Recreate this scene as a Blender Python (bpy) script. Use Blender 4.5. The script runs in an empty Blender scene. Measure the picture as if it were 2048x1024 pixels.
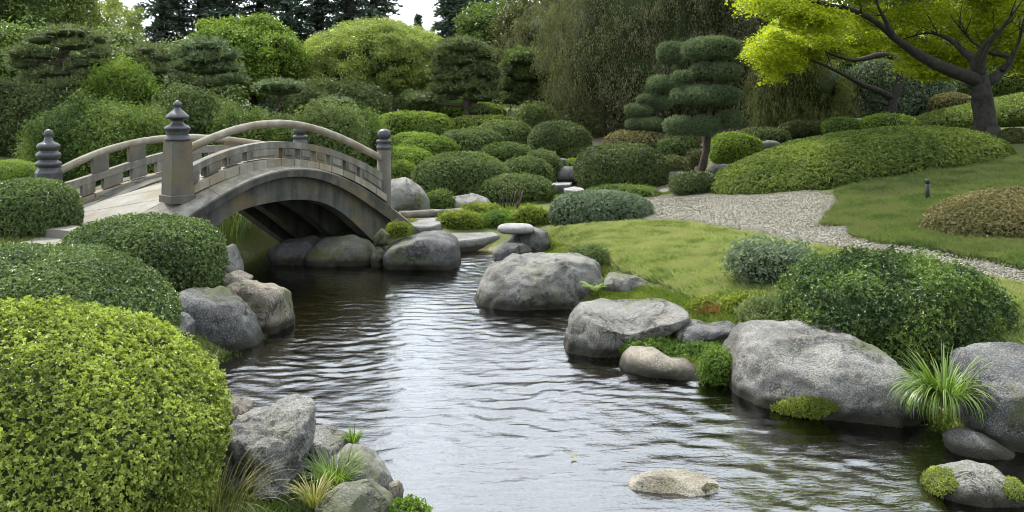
import bpy, bmesh, math
import numpy as np

# ------------------------------------------------------------------ camera, world, sun
sc = bpy.context.scene
F, H, HZ = 1800.0, 2.5, 200.0        # focal length in photo pixels, eye height, horizon row
cam_d = bpy.data.cameras.new("camera")
cam = bpy.data.objects.new("camera", cam_d)
sc.collection.objects.link(cam)
cam.location = (0, 0, H)
cam.rotation_euler = (math.radians(90), 0, 0)
cam_d.sensor_width = 36
cam_d.lens = 36 * F / 2048
cam_d.shift_y = -(512 - HZ) / 2048
cam_d.clip_start, cam_d.clip_end = 0.1, 2000
sc.camera = cam

SUN_EL, SUN_AZ = math.radians(56), math.radians(-38)     # azimuth from +Y (into the picture), negative = left
sdir = np.array([math.sin(SUN_AZ) * math.cos(SUN_EL), math.cos(SUN_AZ) * math.cos(SUN_EL), math.sin(SUN_EL)])
w = bpy.data.worlds.new("World")
sc.world = w
w.use_nodes = True
wn, wl = w.node_tree.nodes, w.node_tree.links
bg = wn["Background"]
sky = wn.new("ShaderNodeTexSky")
sky.sky_type = 'NISHITA'
sky.sun_disc = False
sky.sun_elevation = SUN_EL
sky.sun_rotation = SUN_AZ
sky.air_density, sky.dust_density, sky.ozone_density = 1.0, 4.0, 1.0
hs = wn.new("ShaderNodeHueSaturation")
hs.inputs['Saturation'].default_value = 0.35
wl.new(sky.outputs[0], hs.inputs['Color'])
# bright broken overcast in front of the blue
tcw = wn.new("ShaderNodeTexCoord")
mpw = wn.new("ShaderNodeMapping")
mpw.inputs['Scale'].default_value = (2.2, 2.2, 5.0)
cn = wn.new("ShaderNodeTexNoise")
cn.inputs['Scale'].default_value = 1.3
cn.inputs['Detail'].default_value = 5.0
cr_ = wn.new("ShaderNodeValToRGB")
cr_.color_ramp.elements[0].position, cr_.color_ramp.elements[1].position = 0.32, 0.58
cr_.color_ramp.elements[0].color, cr_.color_ramp.elements[1].color = (.7, .7, .7, 1), (1, 1, 1, 1)
cm = wn.new("ShaderNodeMix")
cm.data_type = 'RGBA'
wl.new(tcw.outputs['Generated'], mpw.inputs[0])
wl.new(mpw.outputs[0], cn.inputs['Vector'])
wl.new(cn.outputs[0], cr_.inputs[0])
wl.new(cr_.outputs[0], cm.inputs[0])
wl.new(hs.outputs[0], cm.inputs[6])
cm.inputs[7].default_value = (9.3, 10.2, 11.2, 1)
dt = wn.new("ShaderNodeVectorMath")
dt.operation = 'DOT_PRODUCT'
wl.new(tcw.outputs['Generated'], dt.inputs[0])
dt.inputs[1].default_value = (math.sin(SUN_AZ * .4) * .9, math.cos(SUN_AZ * .4) * .9, .42)
mr = wn.new("ShaderNodeMapRange")
mr.inputs['From Min'].default_value, mr.inputs['From Max'].default_value = -.7, .95
mr.inputs['To Min'].default_value, mr.inputs['To Max'].default_value = .60, 1.22
wl.new(dt.outputs['Value'], mr.inputs['Value'])
sm = wn.new("ShaderNodeVectorMath")
sm.operation = 'SCALE'
wl.new(cm.outputs[2], sm.inputs[0])
wl.new(mr.outputs[0], sm.inputs['Scale'])
wl.new(sm.outputs[0], bg.inputs[0])
bg.inputs[1].default_value = 0.15

from mathutils import Vector
sun_d = bpy.data.lights.new("sun", 'SUN')
sun_d.energy = 3.9
sun_d.angle = math.radians(5)
sun_d.color = (1.0, 0.95, 0.86)
sun = bpy.data.objects.new("sun", sun_d)
sc.collection.objects.link(sun)
sun.rotation_euler = Vector(sdir).to_track_quat('Z', 'Y').to_euler()

sc.view_settings.view_transform = 'Standard'
sc.view_settings.look = 'None'
sc.view_settings.exposure = 0.80
sc.view_settings.gamma = 1.0
sc.render.engine = 'CYCLES'
sc.cycles.max_bounces = 8
sc.cycles.diffuse_bounces = 3
sc.cycles.glossy_bounces = 3
sc.cycles.transmission_bounces = 4
sc.cycles.transparent_max_bounces = 8
sc.cycles.caustics_reflective = False
sc.cycles.caustics_refractive = False
sc.cycles.sample_clamp_indirect = 4
sc.cycles.filter_width = 1.0
sc.cycles.use_denoising = True
try:
    sc.cycles.denoiser = 'OPENIMAGEDENOISE'
    sc.cycles.denoising_input_passes = 'RGB_ALBEDO_NORMAL'
except Exception:
    pass

# ------------------------------------------------------------------ numeric helpers
rng = np.random.default_rng(11)


def W(px, py, D):
    return np.array([(px - 1024) / F * D, D, H - (py - HZ) / F * D])


def Wz(px, py, z):
    D = (H - z) * F / (py - HZ)
    return W(px, py, D)


def nrm(a):
    return a / (np.linalg.norm(a, axis=-1, keepdims=True) + 1e-9)


def _hash(ix, iy, iz):
    n = (ix.astype(np.int64) * 374761393 + iy.astype(np.int64) * 668265263 + iz.astype(np.int64) * 1442695041) & 0xffffffff
    n = ((n ^ (n >> 13)) * 1274126177) & 0xffffffff
    n = ((n ^ (n >> 16)) * 2246822519) & 0xffffffff
    return ((n ^ (n >> 15)) & 0xffffff) / float(0xffffff) * 2 - 1


def vnoise(p):
    i = np.floor(p).astype(np.int64)
    f = p - i
    u = f * f * f * (f * (f * 6 - 15) + 10)
    r = 0
    for dx in (0, 1):
        wx = u[:, 0] if dx else 1 - u[:, 0]
        for dy in (0, 1):
            wy = u[:, 1] if dy else 1 - u[:, 1]
            for dz in (0, 1):
                wz = u[:, 2] if dz else 1 - u[:, 2]
                r = r + wx * wy * wz * _hash(i[:, 0] + dx, i[:, 1] + dy, i[:, 2] + dz)
    return r


def fbm(p, octv=4, gain=0.5):
    a, s, r = 1.0, 1.0, 0
    for k in range(octv):
        r = r + a * vnoise(p * s + 17.3 * k)
        a *= gain
        s *= 2.07
    return r


def sstep(a, b, x):
    t = np.clip((x - a) / (b - a), 0, 1)
    return t * t * (3 - 2 * t)


class Geo:
    """collects pieces and links them as ONE mesh object"""

    def __init__(self):
        self.v, self.f, self.n = [], [], 0

    def add(self, v, f, mat=0, smooth=False, tint=None):
        v = np.asarray(v, float)
        f = np.asarray(f, np.int64)
        self.v.append(v)
        t = np.full(len(f), 0.5) if tint is None else np.asarray(tint, float)
        self.f.append((f + self.n, mat, smooth, t))
        self.n += len(v)

    def box(self, c, s, mat=0, rot=0.0):
        x, y, z = np.array(s) / 2
        v = np.array([[a * x, b * y, d * z] for a in (-1, 1) for b in (-1, 1) for d in (-1, 1)], float)
        cr, sr = math.cos(rot), math.sin(rot)
        v = np.stack([v[:, 0] * cr - v[:, 1] * sr, v[:, 0] * sr + v[:, 1] * cr, v[:, 2]], 1) + np.array(c)
        self.add(v, [[0, 1, 3, 2], [4, 6, 7, 5], [0, 4, 5, 1], [2, 3, 7, 6], [0, 2, 6, 4], [1, 5, 7, 3]], mat)

    def tube(self, pts, rad, seg=8, mat=0, wob=0.0, seed=0, cap=True):
        pts = np.asarray(pts, float)
        n = len(pts)
        rad = np.interp(np.linspace(0, 1, n), np.linspace(0, 1, len(np.atleast_1d(rad))), np.atleast_1d(rad))
        T = nrm(np.gradient(pts, axis=0))
        ref = np.array([0.13, 0.9, 0.2])
        A = nrm(np.cross(T, ref))
        B = np.cross(T, A)
        th = np.linspace(0, 2 * math.pi, seg, endpoint=False)
        v = pts[:, None, :] + rad[:, None, None] * (np.cos(th)[None, :, None] * A[:, None, :] + np.sin(th)[None, :, None] * B[:, None, :])
        v = v.reshape(-1, 3)
        if wob:
            d = v - np.repeat(pts, seg, 0)
            k = 1 + wob * fbm(v / max(rad.max(), 1e-3) * 0.9 + seed, 3)
            v = np.repeat(pts, seg, 0) + d * k[:, None]
        i = np.arange(n - 1)[:, None] * seg
        j = np.arange(seg)[None, :]
        jn = (j + 1) % seg
        f = np.stack([i + j, i + jn, i + seg + jn, i + seg + j], -1).reshape(-1, 4)
        self.add(v, f, mat, True)
        if cap:
            m = self.n - len(v)
            self.v.append(pts[[0, -1]])
            c0 = np.array([[m + k, m + len(v), m + (k + 1) % seg] for k in range(seg)])
            e = m + (n - 1) * seg
            c1 = np.array([[e + k, e + (k + 1) % seg, m + len(v) + 1] for k in range(seg)])
            self.f.append((np.concatenate([c0, c1]), mat, True, np.full(2 * seg, .5)))
            self.n += 2

    def lathe(self, c, prof, seg=20, mat=0, smooth=True):
        prof = np.asarray(prof, float)
        th = np.linspace(0, 2 * math.pi, seg, endpoint=False) + math.pi / seg
        v = np.stack([prof[:, None, 0] * np.cos(th), prof[:, None, 0] * np.sin(th), np.repeat(prof[:, 1:2], seg, 1)], -1).reshape(-1, 3) + np.array(c)
        n = len(prof)
        i = np.arange(n - 1)[:, None] * seg
        j = np.arange(seg)[None, :]
        jn = (j + 1) % seg
        f = np.stack([i + j, i + jn, i + seg + jn, i + seg + j], -1).reshape(-1, 4)
        self.add(v, f, mat, smooth)

    def build(self, name, mats, parent=None):
        me = bpy.data.meshes.new(name)
        V = np.concatenate(self.v).astype(np.float32)
        tot = np.concatenate([np.full(len(f), f.shape[1]) for f, *_ in self.f])
        loops = np.concatenate([f.ravel() for f, *_ in self.f]).astype(np.int32)
        start = np.concatenate([[0], np.cumsum(tot)[:-1]]).astype(np.int32)
        me.vertices.add(len(V))
        me.vertices.foreach_set("co", V.ravel())
        me.loops.add(len(loops))
        me.loops.foreach_set("vertex_index", loops)
        me.polygons.add(len(tot))
        me.polygons.foreach_set("loop_start", start)
        me.polygons.foreach_set("material_index", np.concatenate([np.full(len(f), m) for f, m, *_ in self.f]).astype(np.int32))
        me.polygons.foreach_set("use_smooth", np.concatenate([np.full(len(f), s) for f, m, s, t in self.f]))
        a = me.attributes.new("tint", 'FLOAT', 'FACE')
        a.data.foreach_set("value", np.concatenate([t for *_, t in self.f]).astype(np.float32))
        me.update(calc_edges=True)
        for m in (mats if isinstance(mats, (list, tuple)) else [mats]):
            me.materials.append(m)
        o = bpy.data.objects.new(name, me)
        sc.collection.objects.link(o)
        if parent is not None:
            o.parent = parent
            o.matrix_parent_inverse = parent.matrix_world.inverted()
        return o


def tag(o, label=None, cat=None, group=None, kind=None):
    for k, v in (('label', label), ('category', cat), ('group', group), ('kind', kind)):
        if v:
            o[k] = v
    return o


def empty(name, loc, label, cat, group=None):
    o = bpy.data.objects.new(name, None)
    sc.collection.objects.link(o)
    o.location = [float(a) for a in loc]
    o.empty_display_size = 0.2
    bpy.context.view_layer.update()
    return tag(o, label, cat, group)


# ------------------------------------------------------------------ materials
def _new(name):
    m = bpy.data.materials.new(name)
    m.use_nodes = True
    nt = m.node_tree
    nt.nodes.clear()
    out = nt.nodes.new("ShaderNodeOutputMaterial")
    return m, nt, out


def N_(nt, typ, ins=None, **kw):
    n = nt.nodes.new(typ)
    for k, v in kw.items():
        setattr(n, k, v)
    for k, v in (ins or {}).items():
        if hasattr(v, 'is_linked') or isinstance(v, bpy.types.NodeSocket):
            nt.links.new(v, n.inputs[k])
        else:
            n.inputs[k].default_value = v
    return n


def c4(c):
    return (c[0], c[1], c[2], 1.0)


def mixc(nt, fac, a, b, mode='MIX'):
    n = nt.nodes.new("ShaderNodeMix")
    n.data_type = 'RGBA'
    n.blend_type = mode
    for s, v in ((n.inputs[0], fac), (n.inputs[6], a), (n.inputs[7], b)):
        if isinstance(v, bpy.types.NodeSocket):
            nt.links.new(v, s)
        else:
            s.default_value = c4(v) if isinstance(v, (tuple, list)) else v
    return n.outputs[2]


def ramp(nt, x, stops):
    r = nt.nodes.new("ShaderNodeValToRGB")
    while len(r.color_ramp.elements) < len(stops):
        r.color_ramp.elements.new(0.5)
    for e, (p, c) in zip(r.color_ramp.elements, stops):
        e.position = p
        e.color = c4(c) if isinstance(c, (tuple, list)) else (c, c, c, 1)
    nt.links.new(x, r.inputs[0])
    return r.outputs[0]


def leaf_mat(name, dark, light, transl=0.3, rough=0.45, patch=None, patch_scale=1.2, spec=0.35, tcol=None):
    m, nt, out = _new(name)
    at = N_(nt, "ShaderNodeAttribute", attribute_name="tint")
    col = ramp(nt, at.outputs['Fac'], [(0.0, dark), (0.55, tuple((np.array(dark) + np.array(light)) / 2)), (1.0, light)])
    geo = N_(nt, "ShaderNodeNewGeometry")
    no = N_(nt, "ShaderNodeTexNoise", {'Vector': geo.outputs['Position'], 'Scale': patch_scale, 'Detail': 3.0})
    if patch:
        col = mixc(nt, ramp(nt, no.outputs[0], [(0.42, 0.0), (0.62, 1.0)]), col, patch)
    b = N_(nt, "ShaderNodeBsdfPrincipled", {'Base Color': col, 'Roughness': rough, 'Specular IOR Level': spec})
    tc = mixc(nt, 1.0, col, tcol or (1.5, 1.6, 0.7), 'MULTIPLY')
    t = N_(nt, "ShaderNodeBsdfTranslucent", {'Color': tc})
    mx = N_(nt, "ShaderNodeMixShader", {0: transl, 1: b.outputs[0], 2: t.outputs[0]})
    nt.links.new(mx.outputs[0], out.inputs[0])
    return m


def plain_mat(name, col, rough=0.8, metallic=0.0, var=0.25, scale=6.0, bump=0.3, bscale=30.0, spec=0.3):
    m, nt, out = _new(name)
    geo = N_(nt, "ShaderNodeNewGeometry")
    no = N_(nt, "ShaderNodeTexNoise", {'Vector': geo.outputs['Position'], 'Scale': scale, 'Detail': 6.0, 'Roughness': 0.65})
    c = ramp(nt, no.outputs[0], [(0.3, tuple(np.array(col) * (1 - var))), (0.7, tuple(np.array(col) * (1 + var)))])
    nb = N_(nt, "ShaderNodeTexNoise", {'Vector': geo.outputs['Position'], 'Scale': bscale, 'Detail': 5.0})
    bp = N_(nt, "ShaderNodeBump", {'Strength': bump, 'Distance': 0.02, 'Height': nb.outputs[0]})
    b = N_(nt, "ShaderNodeBsdfPrincipled", {'Base Color': c, 'Roughness': rough, 'Metallic': metallic, 'Specular IOR Level': spec, 'Normal': bp.outputs[0]})
    nt.links.new(b.outputs[0], out.inputs[0])
    return m


def rock_mat(name, base, dark, warm, moss=0.0, scale=1.0, wet=True, lichen=0.3):
    m, nt, out = _new(name)
    geo = N_(nt, "ShaderNodeNewGeometry")
    P = geo.outputs['Position']
    n1 = N_(nt, "ShaderNodeTexNoise", {'Vector': P, 'Scale': 2.2 * scale, 'Detail': 8.0, 'Roughness': 0.68})
    n2 = N_(nt, "ShaderNodeTexNoise", {'Vector': P, 'Scale': 5.0 * scale, 'Detail': 6.0, 'Roughness': 0.7, 'Distortion': 0.6})
    n3 = N_(nt, "ShaderNodeTexNoise", {'Vector': P, 'Scale': 75.0 * scale, 'Detail': 3.0, 'Roughness': 0.7})
    n4 = N_(nt, "ShaderNodeTexNoise", {'Vector': P, 'Scale': 1.3 * scale, 'Detail': 4.0, 'Roughness': 0.6})
    col = mixc(nt, ramp(nt, n1.outputs[0], [(0.41, 0.0), (0.58, 1.0)]), dark, base)
    col = mixc(nt, ramp(nt, n2.outputs[0], [(0.52, 0.0), (0.72, 0.75)]), col, warm)
    col = mixc(nt, ramp(nt, n3.outputs[0], [(0.38, 0.60), (0.52, 0.0)]), col, tuple(np.array(dark) * 0.45))
    col = mixc(nt, ramp(nt, n3.outputs[0], [(0.55, 0.0), (0.66, lichen)]), col, (0.50, 0.49, 0.46))
    if moss:
        col = mixc(nt, ramp(nt, n4.outputs[0], [(0.60 - 0.2 * moss, 0.0), (0.72 - 0.2 * moss, 0.8)]), col, (0.075, 0.085, 0.028))
    dm = N_(nt, "ShaderNodeVectorMath", {0: P, 1: n2.outputs['Color']}, operation='ADD')
    vc = N_(nt, "ShaderNodeTexVoronoi", {'Vector': dm.outputs[0], 'Scale': 1.5 * scale}, feature='DISTANCE_TO_EDGE')
    ck = ramp(nt, vc.outputs['Distance'], [(0.0, 1.0), (0.022, 0.0)])
    ck = mixc(nt, 1.0, ck, ramp(nt, n4.outputs[0], [(0.46, 0.0), (0.56, 1.0)]), 'MULTIPLY')
    col = mixc(nt, ck, col, tuple(np.array(dark) * 0.35))
    rough = 0.82
    if wet:      # the damp, algae-stained band at the waterline
        sx = N_(nt, "ShaderNodeSeparateXYZ", {0: P})
        ad = N_(nt, "ShaderNodeMath", {0: n2.outputs[0], 1: 0.13}, operation='MULTIPLY')
        sb = N_(nt, "ShaderNodeMath", {0: sx.outputs[2], 1: ad.outputs[0]}, operation='SUBTRACT')
        wf = ramp(nt, sb.outputs[0], [(0.0, 1.0), (0.07, 0.0)])
        col = mixc(nt, wf, col, (0.030, 0.028, 0.018))
    h = mixc(nt, 0.5, n2.outputs[0], n3.outputs[0])
    h = mixc(nt, 0.35, h, n1.outputs[0])
    h = mixc(nt, ck, h, (0, 0, 0))
    bp = N_(nt, "ShaderNodeBump", {'Strength': 1.0, 'Distance': 0.05, 'Height': h})
    b = N_(nt, "ShaderNodeBsdfPrincipled", {'Base Color': col, 'Roughness': rough, 'Specular IOR Level': 0.3, 'Normal': bp.outputs[0]})
    nt.links.new(b.outputs[0], out.inputs[0])
    return m


def stone_mat(name, base, dark, streak=0.6, joints=None):
    m, nt, out = _new(name)
    geo = N_(nt, "ShaderNodeNewGeometry")
    P = geo.outputs['Position']
    mp = N_(nt, "ShaderNodeMapping", {'Vector': P, 'Scale': (7.0, 7.0, 0.7)})
    ns = N_(nt, "ShaderNodeTexNoise", {'Vector': mp.outputs[0], 'Scale': 1.0, 'Detail': 5.0, 'Roughness': 0.6})
    n1 = N_(nt, "ShaderNodeTexNoise", {'Vector': P, 'Scale': 4.0, 'Detail': 8.0, 'Roughness': 0.7})
    n3 = N_(nt, "ShaderNodeTexNoise", {'Vector': P, 'Scale': 90.0, 'Detail': 2.0})
    col = mixc(nt, ramp(nt, n1.outputs[0], [(0.36, 0.0), (0.64, 1.0)]), tuple(np.array(base) * 0.68), base)
    col = mixc(nt, ramp(nt, ns.outputs[0], [(0.40, 0.0), (0.64, streak)]), col, dark)
    col = mixc(nt, ramp(nt, n3.outputs[0], [(0.34, 0.5), (0.5, 0.0)]), col, tuple(np.array(dark) * 0.6))
    n5 = N_(nt, "ShaderNodeTexNoise", {'Vector': P, 'Scale': 2.3, 'Detail': 5.0})
    col = mixc(nt, ramp(nt, n5.outputs[0], [(0.50, 0.0), (0.68, 0.65)]), col, (0.15, 0.115, 0.062))
    sz = N_(nt, "ShaderNodeSeparateXYZ", {0: P})       # algae near the water
    al = mixc(nt, 1.0, ramp(nt, sz.outputs[2], [(0.35, 1.0), (1.0, 0.0)]), ramp(nt, n1.outputs[0], [(0.42, 0.0), (0.6, .8)]), 'MULTIPLY')
    col = mixc(nt, al, col, (0.050, 0.055, 0.026))
    at = N_(nt, "ShaderNodeAttribute", attribute_name="tint")
    col = mixc(nt, 1.0, col, ramp(nt, at.outputs['Fac'], [(0.0, (.66, .65, .64)), (0.5, (1, 1, 1)), (1.0, (1.28, 1.26, 1.2))]), 'MULTIPLY')
    h = mixc(nt, 0.5, n1.outputs[0], n3.outputs[0])
    bp = N_(nt, "ShaderNodeBump", {'Strength': 0.6, 'Distance': 0.02, 'Height': h})
    b = N_(nt, "ShaderNodeBsdfPrincipled", {'Base Color': col, 'Roughness': 0.85, 'Specular IOR Level': 0.25, 'Normal': bp.outputs[0]})
    nt.links.new(b.outputs[0], out.inputs[0])
    return m


M = {}
# foliage
M['yellow'] = leaf_mat("leaf_yellow_green", (0.082, 0.122, 0.016), (0.370, 0.430, 0.090), 0.30, 0.36, spec=0.5)
M['lime'] = leaf_mat("leaf_lime", (0.065, 0.115, 0.012), (0.230, 0.310, 0.040), 0.32)
M['hedge'] = leaf_mat("leaf_hedge", (0.052, 0.086, 0.014), (0.190, 0.238, 0.042), 0.28)
M['mid'] = leaf_mat("leaf_mid_green", (0.040, 0.076, 0.012), (0.155, 0.215, 0.038), 0.25)
M['box'] = leaf_mat("leaf_boxwood", (0.034, 0.066, 0.014), (0.150, 0.210, 0.058), 0.22, 0.33, spec=0.5)
M['deep'] = leaf_mat("leaf_deep_green", (0.032, 0.054, 0.014), (0.120, 0.152, 0.042), 0.2, 0.4)
M['grey'] = leaf_mat("leaf_grey_green", (0.045, 0.080, 0.032), (0.215, 0.270, 0.165), 0.15, 0.32, spec=0.6)
M['azalea'] = leaf_mat("leaf_azalea", (0.050, 0.082, 0.018), (0.175, 0.222, 0.070), 0.25)
M['olive'] = leaf_mat("leaf_olive", (0.042, 0.052, 0.014), (0.130, 0.135, 0.042), 0.25)
M['feather'] = leaf_mat("leaf_feathery_light_green", (0.090, 0.120, 0.032), (0.300, 0.335, 0.110), 0.4)
M['darkbox'] = leaf_mat("leaf_dense_dark_green", (0.022, 0.052, 0.010), (0.140, 0.210, 0.036), 0.22, 0.36, spec=0.45)
M['weep'] = leaf_mat("leaf_weeping_olive", (0.045, 0.053, 0.020), (0.150, 0.148, 0.062), 0.25)
M['willow'] = leaf_mat("leaf_willow", (0.080, 0.095, 0.028), (0.250, 0.265, 0.090), 0.3)
M['pine'] = leaf_mat("pine_needles", (0.050, 0.070, 0.026), (0.190, 0.220, 0.090), 0.18, 0.5)
M['pad'] = leaf_mat("cloud_pine_needles", (0.050, 0.078, 0.034), (0.200, 0.255, 0.125), 0.15, 0.5)
M['conifer'] = leaf_mat("conifer_needles", (0.034, 0.058, 0.045), (0.115, 0.150, 0.108), 0.15, 0.5)
M['maple'] = leaf_mat("maple_leaves", (0.150, 0.200, 0.010), (0.390, 0.425, 0.030), 0.5, 0.4, tcol=(1.6, 1.65, 0.6))
M['brown'] = leaf_mat("leaf_russet", (0.075, 0.078, 0.022), (0.205, 0.165, 0.065), 0.2)
M['moss'] = leaf_mat("moss", (0.090, 0.130, 0.012), (0.270, 0.310, 0.038), 0.3)
M['cover'] = leaf_mat("ground_cover_leaves", (0.050, 0.105, 0.012), (0.180, 0.270, 0.036), 0.3)
M['red'] = leaf_mat("leaf_red", (0.150, 0.050, 0.028), (0.280, 0.110, 0.060), 0.25)
M['grass'] = leaf_mat("grass_blades", (0.135, 0.182, 0.045), (0.390, 0.430, 0.160), 0.35, 0.5, patch=(0.37, 0.375, 0.17), patch_scale=3.0, tcol=(1.4, 1.5, .95))
M['bank'] = leaf_mat("bank_plant_leaves", (0.070, 0.100, 0.018), (0.230, 0.260, 0.062), 0.3, 0.5, patch=(0.13, 0.19, 0.035), patch_scale=2.2)
M['shade_grass'] = leaf_mat("shade_toned_grass_blades", (0.070, 0.112, 0.028), (0.190, 0.238, 0.068), 0.35, 0.5, patch=(0.18, 0.20, 0.075), patch_scale=1.6, tcol=(1.4, 1.5, .95))  # darker copy of the lawn grass, shade mixed into its greens
M['sedge'] = leaf_mat("sedge_blades", (0.045, 0.092, 0.012), (0.185, 0.265, 0.050), 0.3, 0.4)
M['dry'] = leaf_mat("dry_grass", (0.130, 0.140, 0.035), (0.330, 0.300, 0.120), 0.3, 0.5)
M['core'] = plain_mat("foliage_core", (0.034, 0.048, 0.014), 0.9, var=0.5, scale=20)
M['bark'] = plain_mat("bark", (0.028, 0.024, 0.021), 0.9, var=0.6, scale=9, bump=1.0, bscale=16)
M['barkp'] = plain_mat("pine_bark", (0.050, 0.037, 0.029), 0.9, var=0.5, scale=14, bump=0.9, bscale=26)
# mineral
M['r_grey'] = rock_mat("rock_grey", (0.215, 0.208, 0.188), (0.082, 0.081, 0.074), (0.19, 0.155, 0.108), 0.3)
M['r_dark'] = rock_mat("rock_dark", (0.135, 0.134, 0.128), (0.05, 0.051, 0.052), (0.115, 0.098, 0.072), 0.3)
M['r_tan'] = rock_mat("rock_tan", (0.265, 0.232, 0.182), (0.115, 0.1, 0.078), (0.25, 0.18, 0.11), 0.2)
M['r_moss'] = rock_mat("rock_mossy", (0.15, 0.142, 0.115), (0.06, 0.057, 0.045), (0.095, 0.085, 0.045), 0.8)
M['r_pale'] = rock_mat("rock_pale", (0.33, 0.325, 0.31), (0.19, 0.185, 0.175), (0.29, 0.265, 0.225), 0.0, wet=False)
M['r_palewet'] = rock_mat("rock_pale_wet_foot", (.225, .22, .205), (.12, .116, .108), (.19, .175, .145), 0.2)
M['r_river'] = rock_mat("rock_river", (.33,.30,.24), (.17,.15,.11), (.16,.12,.045), 0.5, wet=False)
M['b_stone'] = stone_mat("bridge_stone", (.245,.232,.198), (0.085, 0.080, 0.066), 0.75)
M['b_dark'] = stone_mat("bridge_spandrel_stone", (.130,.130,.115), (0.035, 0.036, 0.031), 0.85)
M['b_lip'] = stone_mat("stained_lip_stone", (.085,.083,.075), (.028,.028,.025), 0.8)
M['b_rail'] = stone_mat("bridge_rail_stone", (.330,.300,.238), (0.160, 0.140, 0.105), 0.6)
M['b_deck'] = stone_mat("bridge_deck_stone", (.250,.236,.205), (0.150, 0.138, 0.112), 0.35)
M['b_post'] = stone_mat("bridge_post_stone", (.140,.128,.108), (0.070, 0.063, 0.052), 0.5)
M['metal'] = plain_mat("weathered_bronze_cap", (0.040, 0.041, 0.044), 0.45, 0.15, var=0.4, scale=9, bump=0.25, spec=0.5)
M['black'] = plain_mat("black_painted_metal", (0.018, 0.020, 0.018), 0.5, var=0.2, bump=0.05)
M['white'] = plain_mat("white_painted_tag", (0.75, 0.75, 0.72), 0.6, var=0.1, bump=0.05)
M['roof'] = plain_mat("grey_roof", (0.200, 0.210, 0.215), 0.8, var=0.2)
M['wallp'] = plain_mat("plaster_wall", (0.33, 0.29, 0.24), 0.8, var=0.2)


def ground_mat():
    m, nt, out = _new("soil_and_turf")
    geo = N_(nt, "ShaderNodeNewGeometry")
    P = geo.outputs['Position']
    n1 = N_(nt, "ShaderNodeTexNoise", {'Vector': P, 'Scale': 0.9, 'Detail': 6.0})
    n2 = N_(nt, "ShaderNodeTexNoise", {'Vector': P, 'Scale': 28.0, 'Detail': 5.0, 'Roughness': 0.7})
    g = mixc(nt, n1.outputs[0], (0.050, 0.070, 0.018), (0.095, 0.120, 0.030))
    g = mixc(nt, ramp(nt, n2.outputs[0], [(0.4, 0.7), (0.6, 0.0)]), g, (0.050, 0.055, 0.020))
    sx = N_(nt, "ShaderNodeSeparateXYZ", {0: P})
    bed = mixc(nt, ramp(nt, n2.outputs[0], [(0.35, 0.0), (0.65, 1.0)]), (0.130, 0.112, 0.046), (0.340, 0.290, 0.140))
    f = ramp(nt, sx.outputs[2], [(0.0, 1.0), (0.10, 0.0)])
    col = mixc(nt, f, g, bed)
    bp = N_(nt, "ShaderNodeBump", {'Strength': 0.6, 'Distance': 0.03, 'Height': n2.outputs[0]})
    b = N_(nt, "ShaderNodeBsdfPrincipled", {'Base Color': col, 'Roughness': 0.9, 'Specular IOR Level': 0.2, 'Normal': bp.outputs[0]})
    nt.links.new(b.outputs[0], out.inputs[0])
    return m


def gravel_mat():
    m, nt, out = _new("pale_gravel")
    geo = N_(nt, "ShaderNodeNewGeometry")
    P = geo.outputs['Position']
    vo = N_(nt, "ShaderNodeTexVoronoi", {'Vector': P, 'Scale': 44.0})
    no = N_(nt, "ShaderNodeTexNoise", {'Vector': P, 'Scale': 2.0, 'Detail': 5.0})
    r = N_(nt, "ShaderNodeSeparateColor", {0: vo.outputs['Color']})
    col = ramp(nt, r.outputs[0], [(0.0, (0.06, 0.054, 0.043)), (0.5, (0.160, 0.150, 0.120)), (1.0, (0.29, 0.275, 0.225))])
    col = mixc(nt, ramp(nt, no.outputs[0], [(0.4, 0.0), (0.7, 0.45)]), col, (0.15, 0.14, 0.10))
    inv = N_(nt, "ShaderNodeMath", {0: 1.0, 1: vo.outputs['Distance']}, operation='SUBTRACT')
    bp = N_(nt, "ShaderNodeBump", {'Strength': 0.8, 'Distance': 0.03, 'Height': inv.outputs[0]})
    b = N_(nt, "ShaderNodeBsdfPrincipled", {'Base Color': col, 'Roughness': 0.9, 'Specular IOR Level': 0.2, 'Normal': bp.outputs[0]})
    nt.links.new(b.outputs[0], out.inputs[0])
    return m


def water_mat():
    m, nt, out = _new("stream_water")
    geo = N_(nt, "ShaderNodeNewGeometry")
    P = geo.outputs['Position']
    mp = N_(nt, "ShaderNodeMapping", {'Vector': P, 'Rotation': (0, 0, math.radians(-18)), 'Scale': (5.0, 16.0, 1.0)})
    n1 = N_(nt, "ShaderNodeTexNoise", {'Vector': mp.outputs[0], 'Scale': 1.0, 'Detail': 4.0, 'Roughness': 0.6, 'Distortion': 0.5})
    n2 = N_(nt, "ShaderNodeTexNoise", {'Vector': P, 'Scale': 38.0, 'Detail': 3.0, 'Roughness': 0.6})
    h = mixc(nt, 0.22, n1.outputs[0], n2.outputs[0])
    bp = N_(nt, "ShaderNodeBump", {'Strength': 0.55, 'Distance': 0.010, 'Height': h})
    fr = N_(nt, "ShaderNodeFresnel", {'IOR': 2.3, 'Normal': bp.outputs[0]})
    gl = N_(nt, "ShaderNodeBsdfGlossy", {'Color': (1, 1, 1, 1), 'Roughness': 0.03, 'Normal': bp.outputs[0]})
    tr = N_(nt, "ShaderNodeBsdfTransparent", {'Color': (0.50, 0.48, 0.32, 1)})
    mx = N_(nt, "ShaderNodeMixShader", {0: fr.outputs[0], 1: tr.outputs[0], 2: gl.outputs[0]})
    nt.links.new(mx.outputs[0], out.inputs[0])
    return m


M['ground'], M['gravel'], M['water'] = ground_mat(), gravel_mat(), water_mat()

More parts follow.
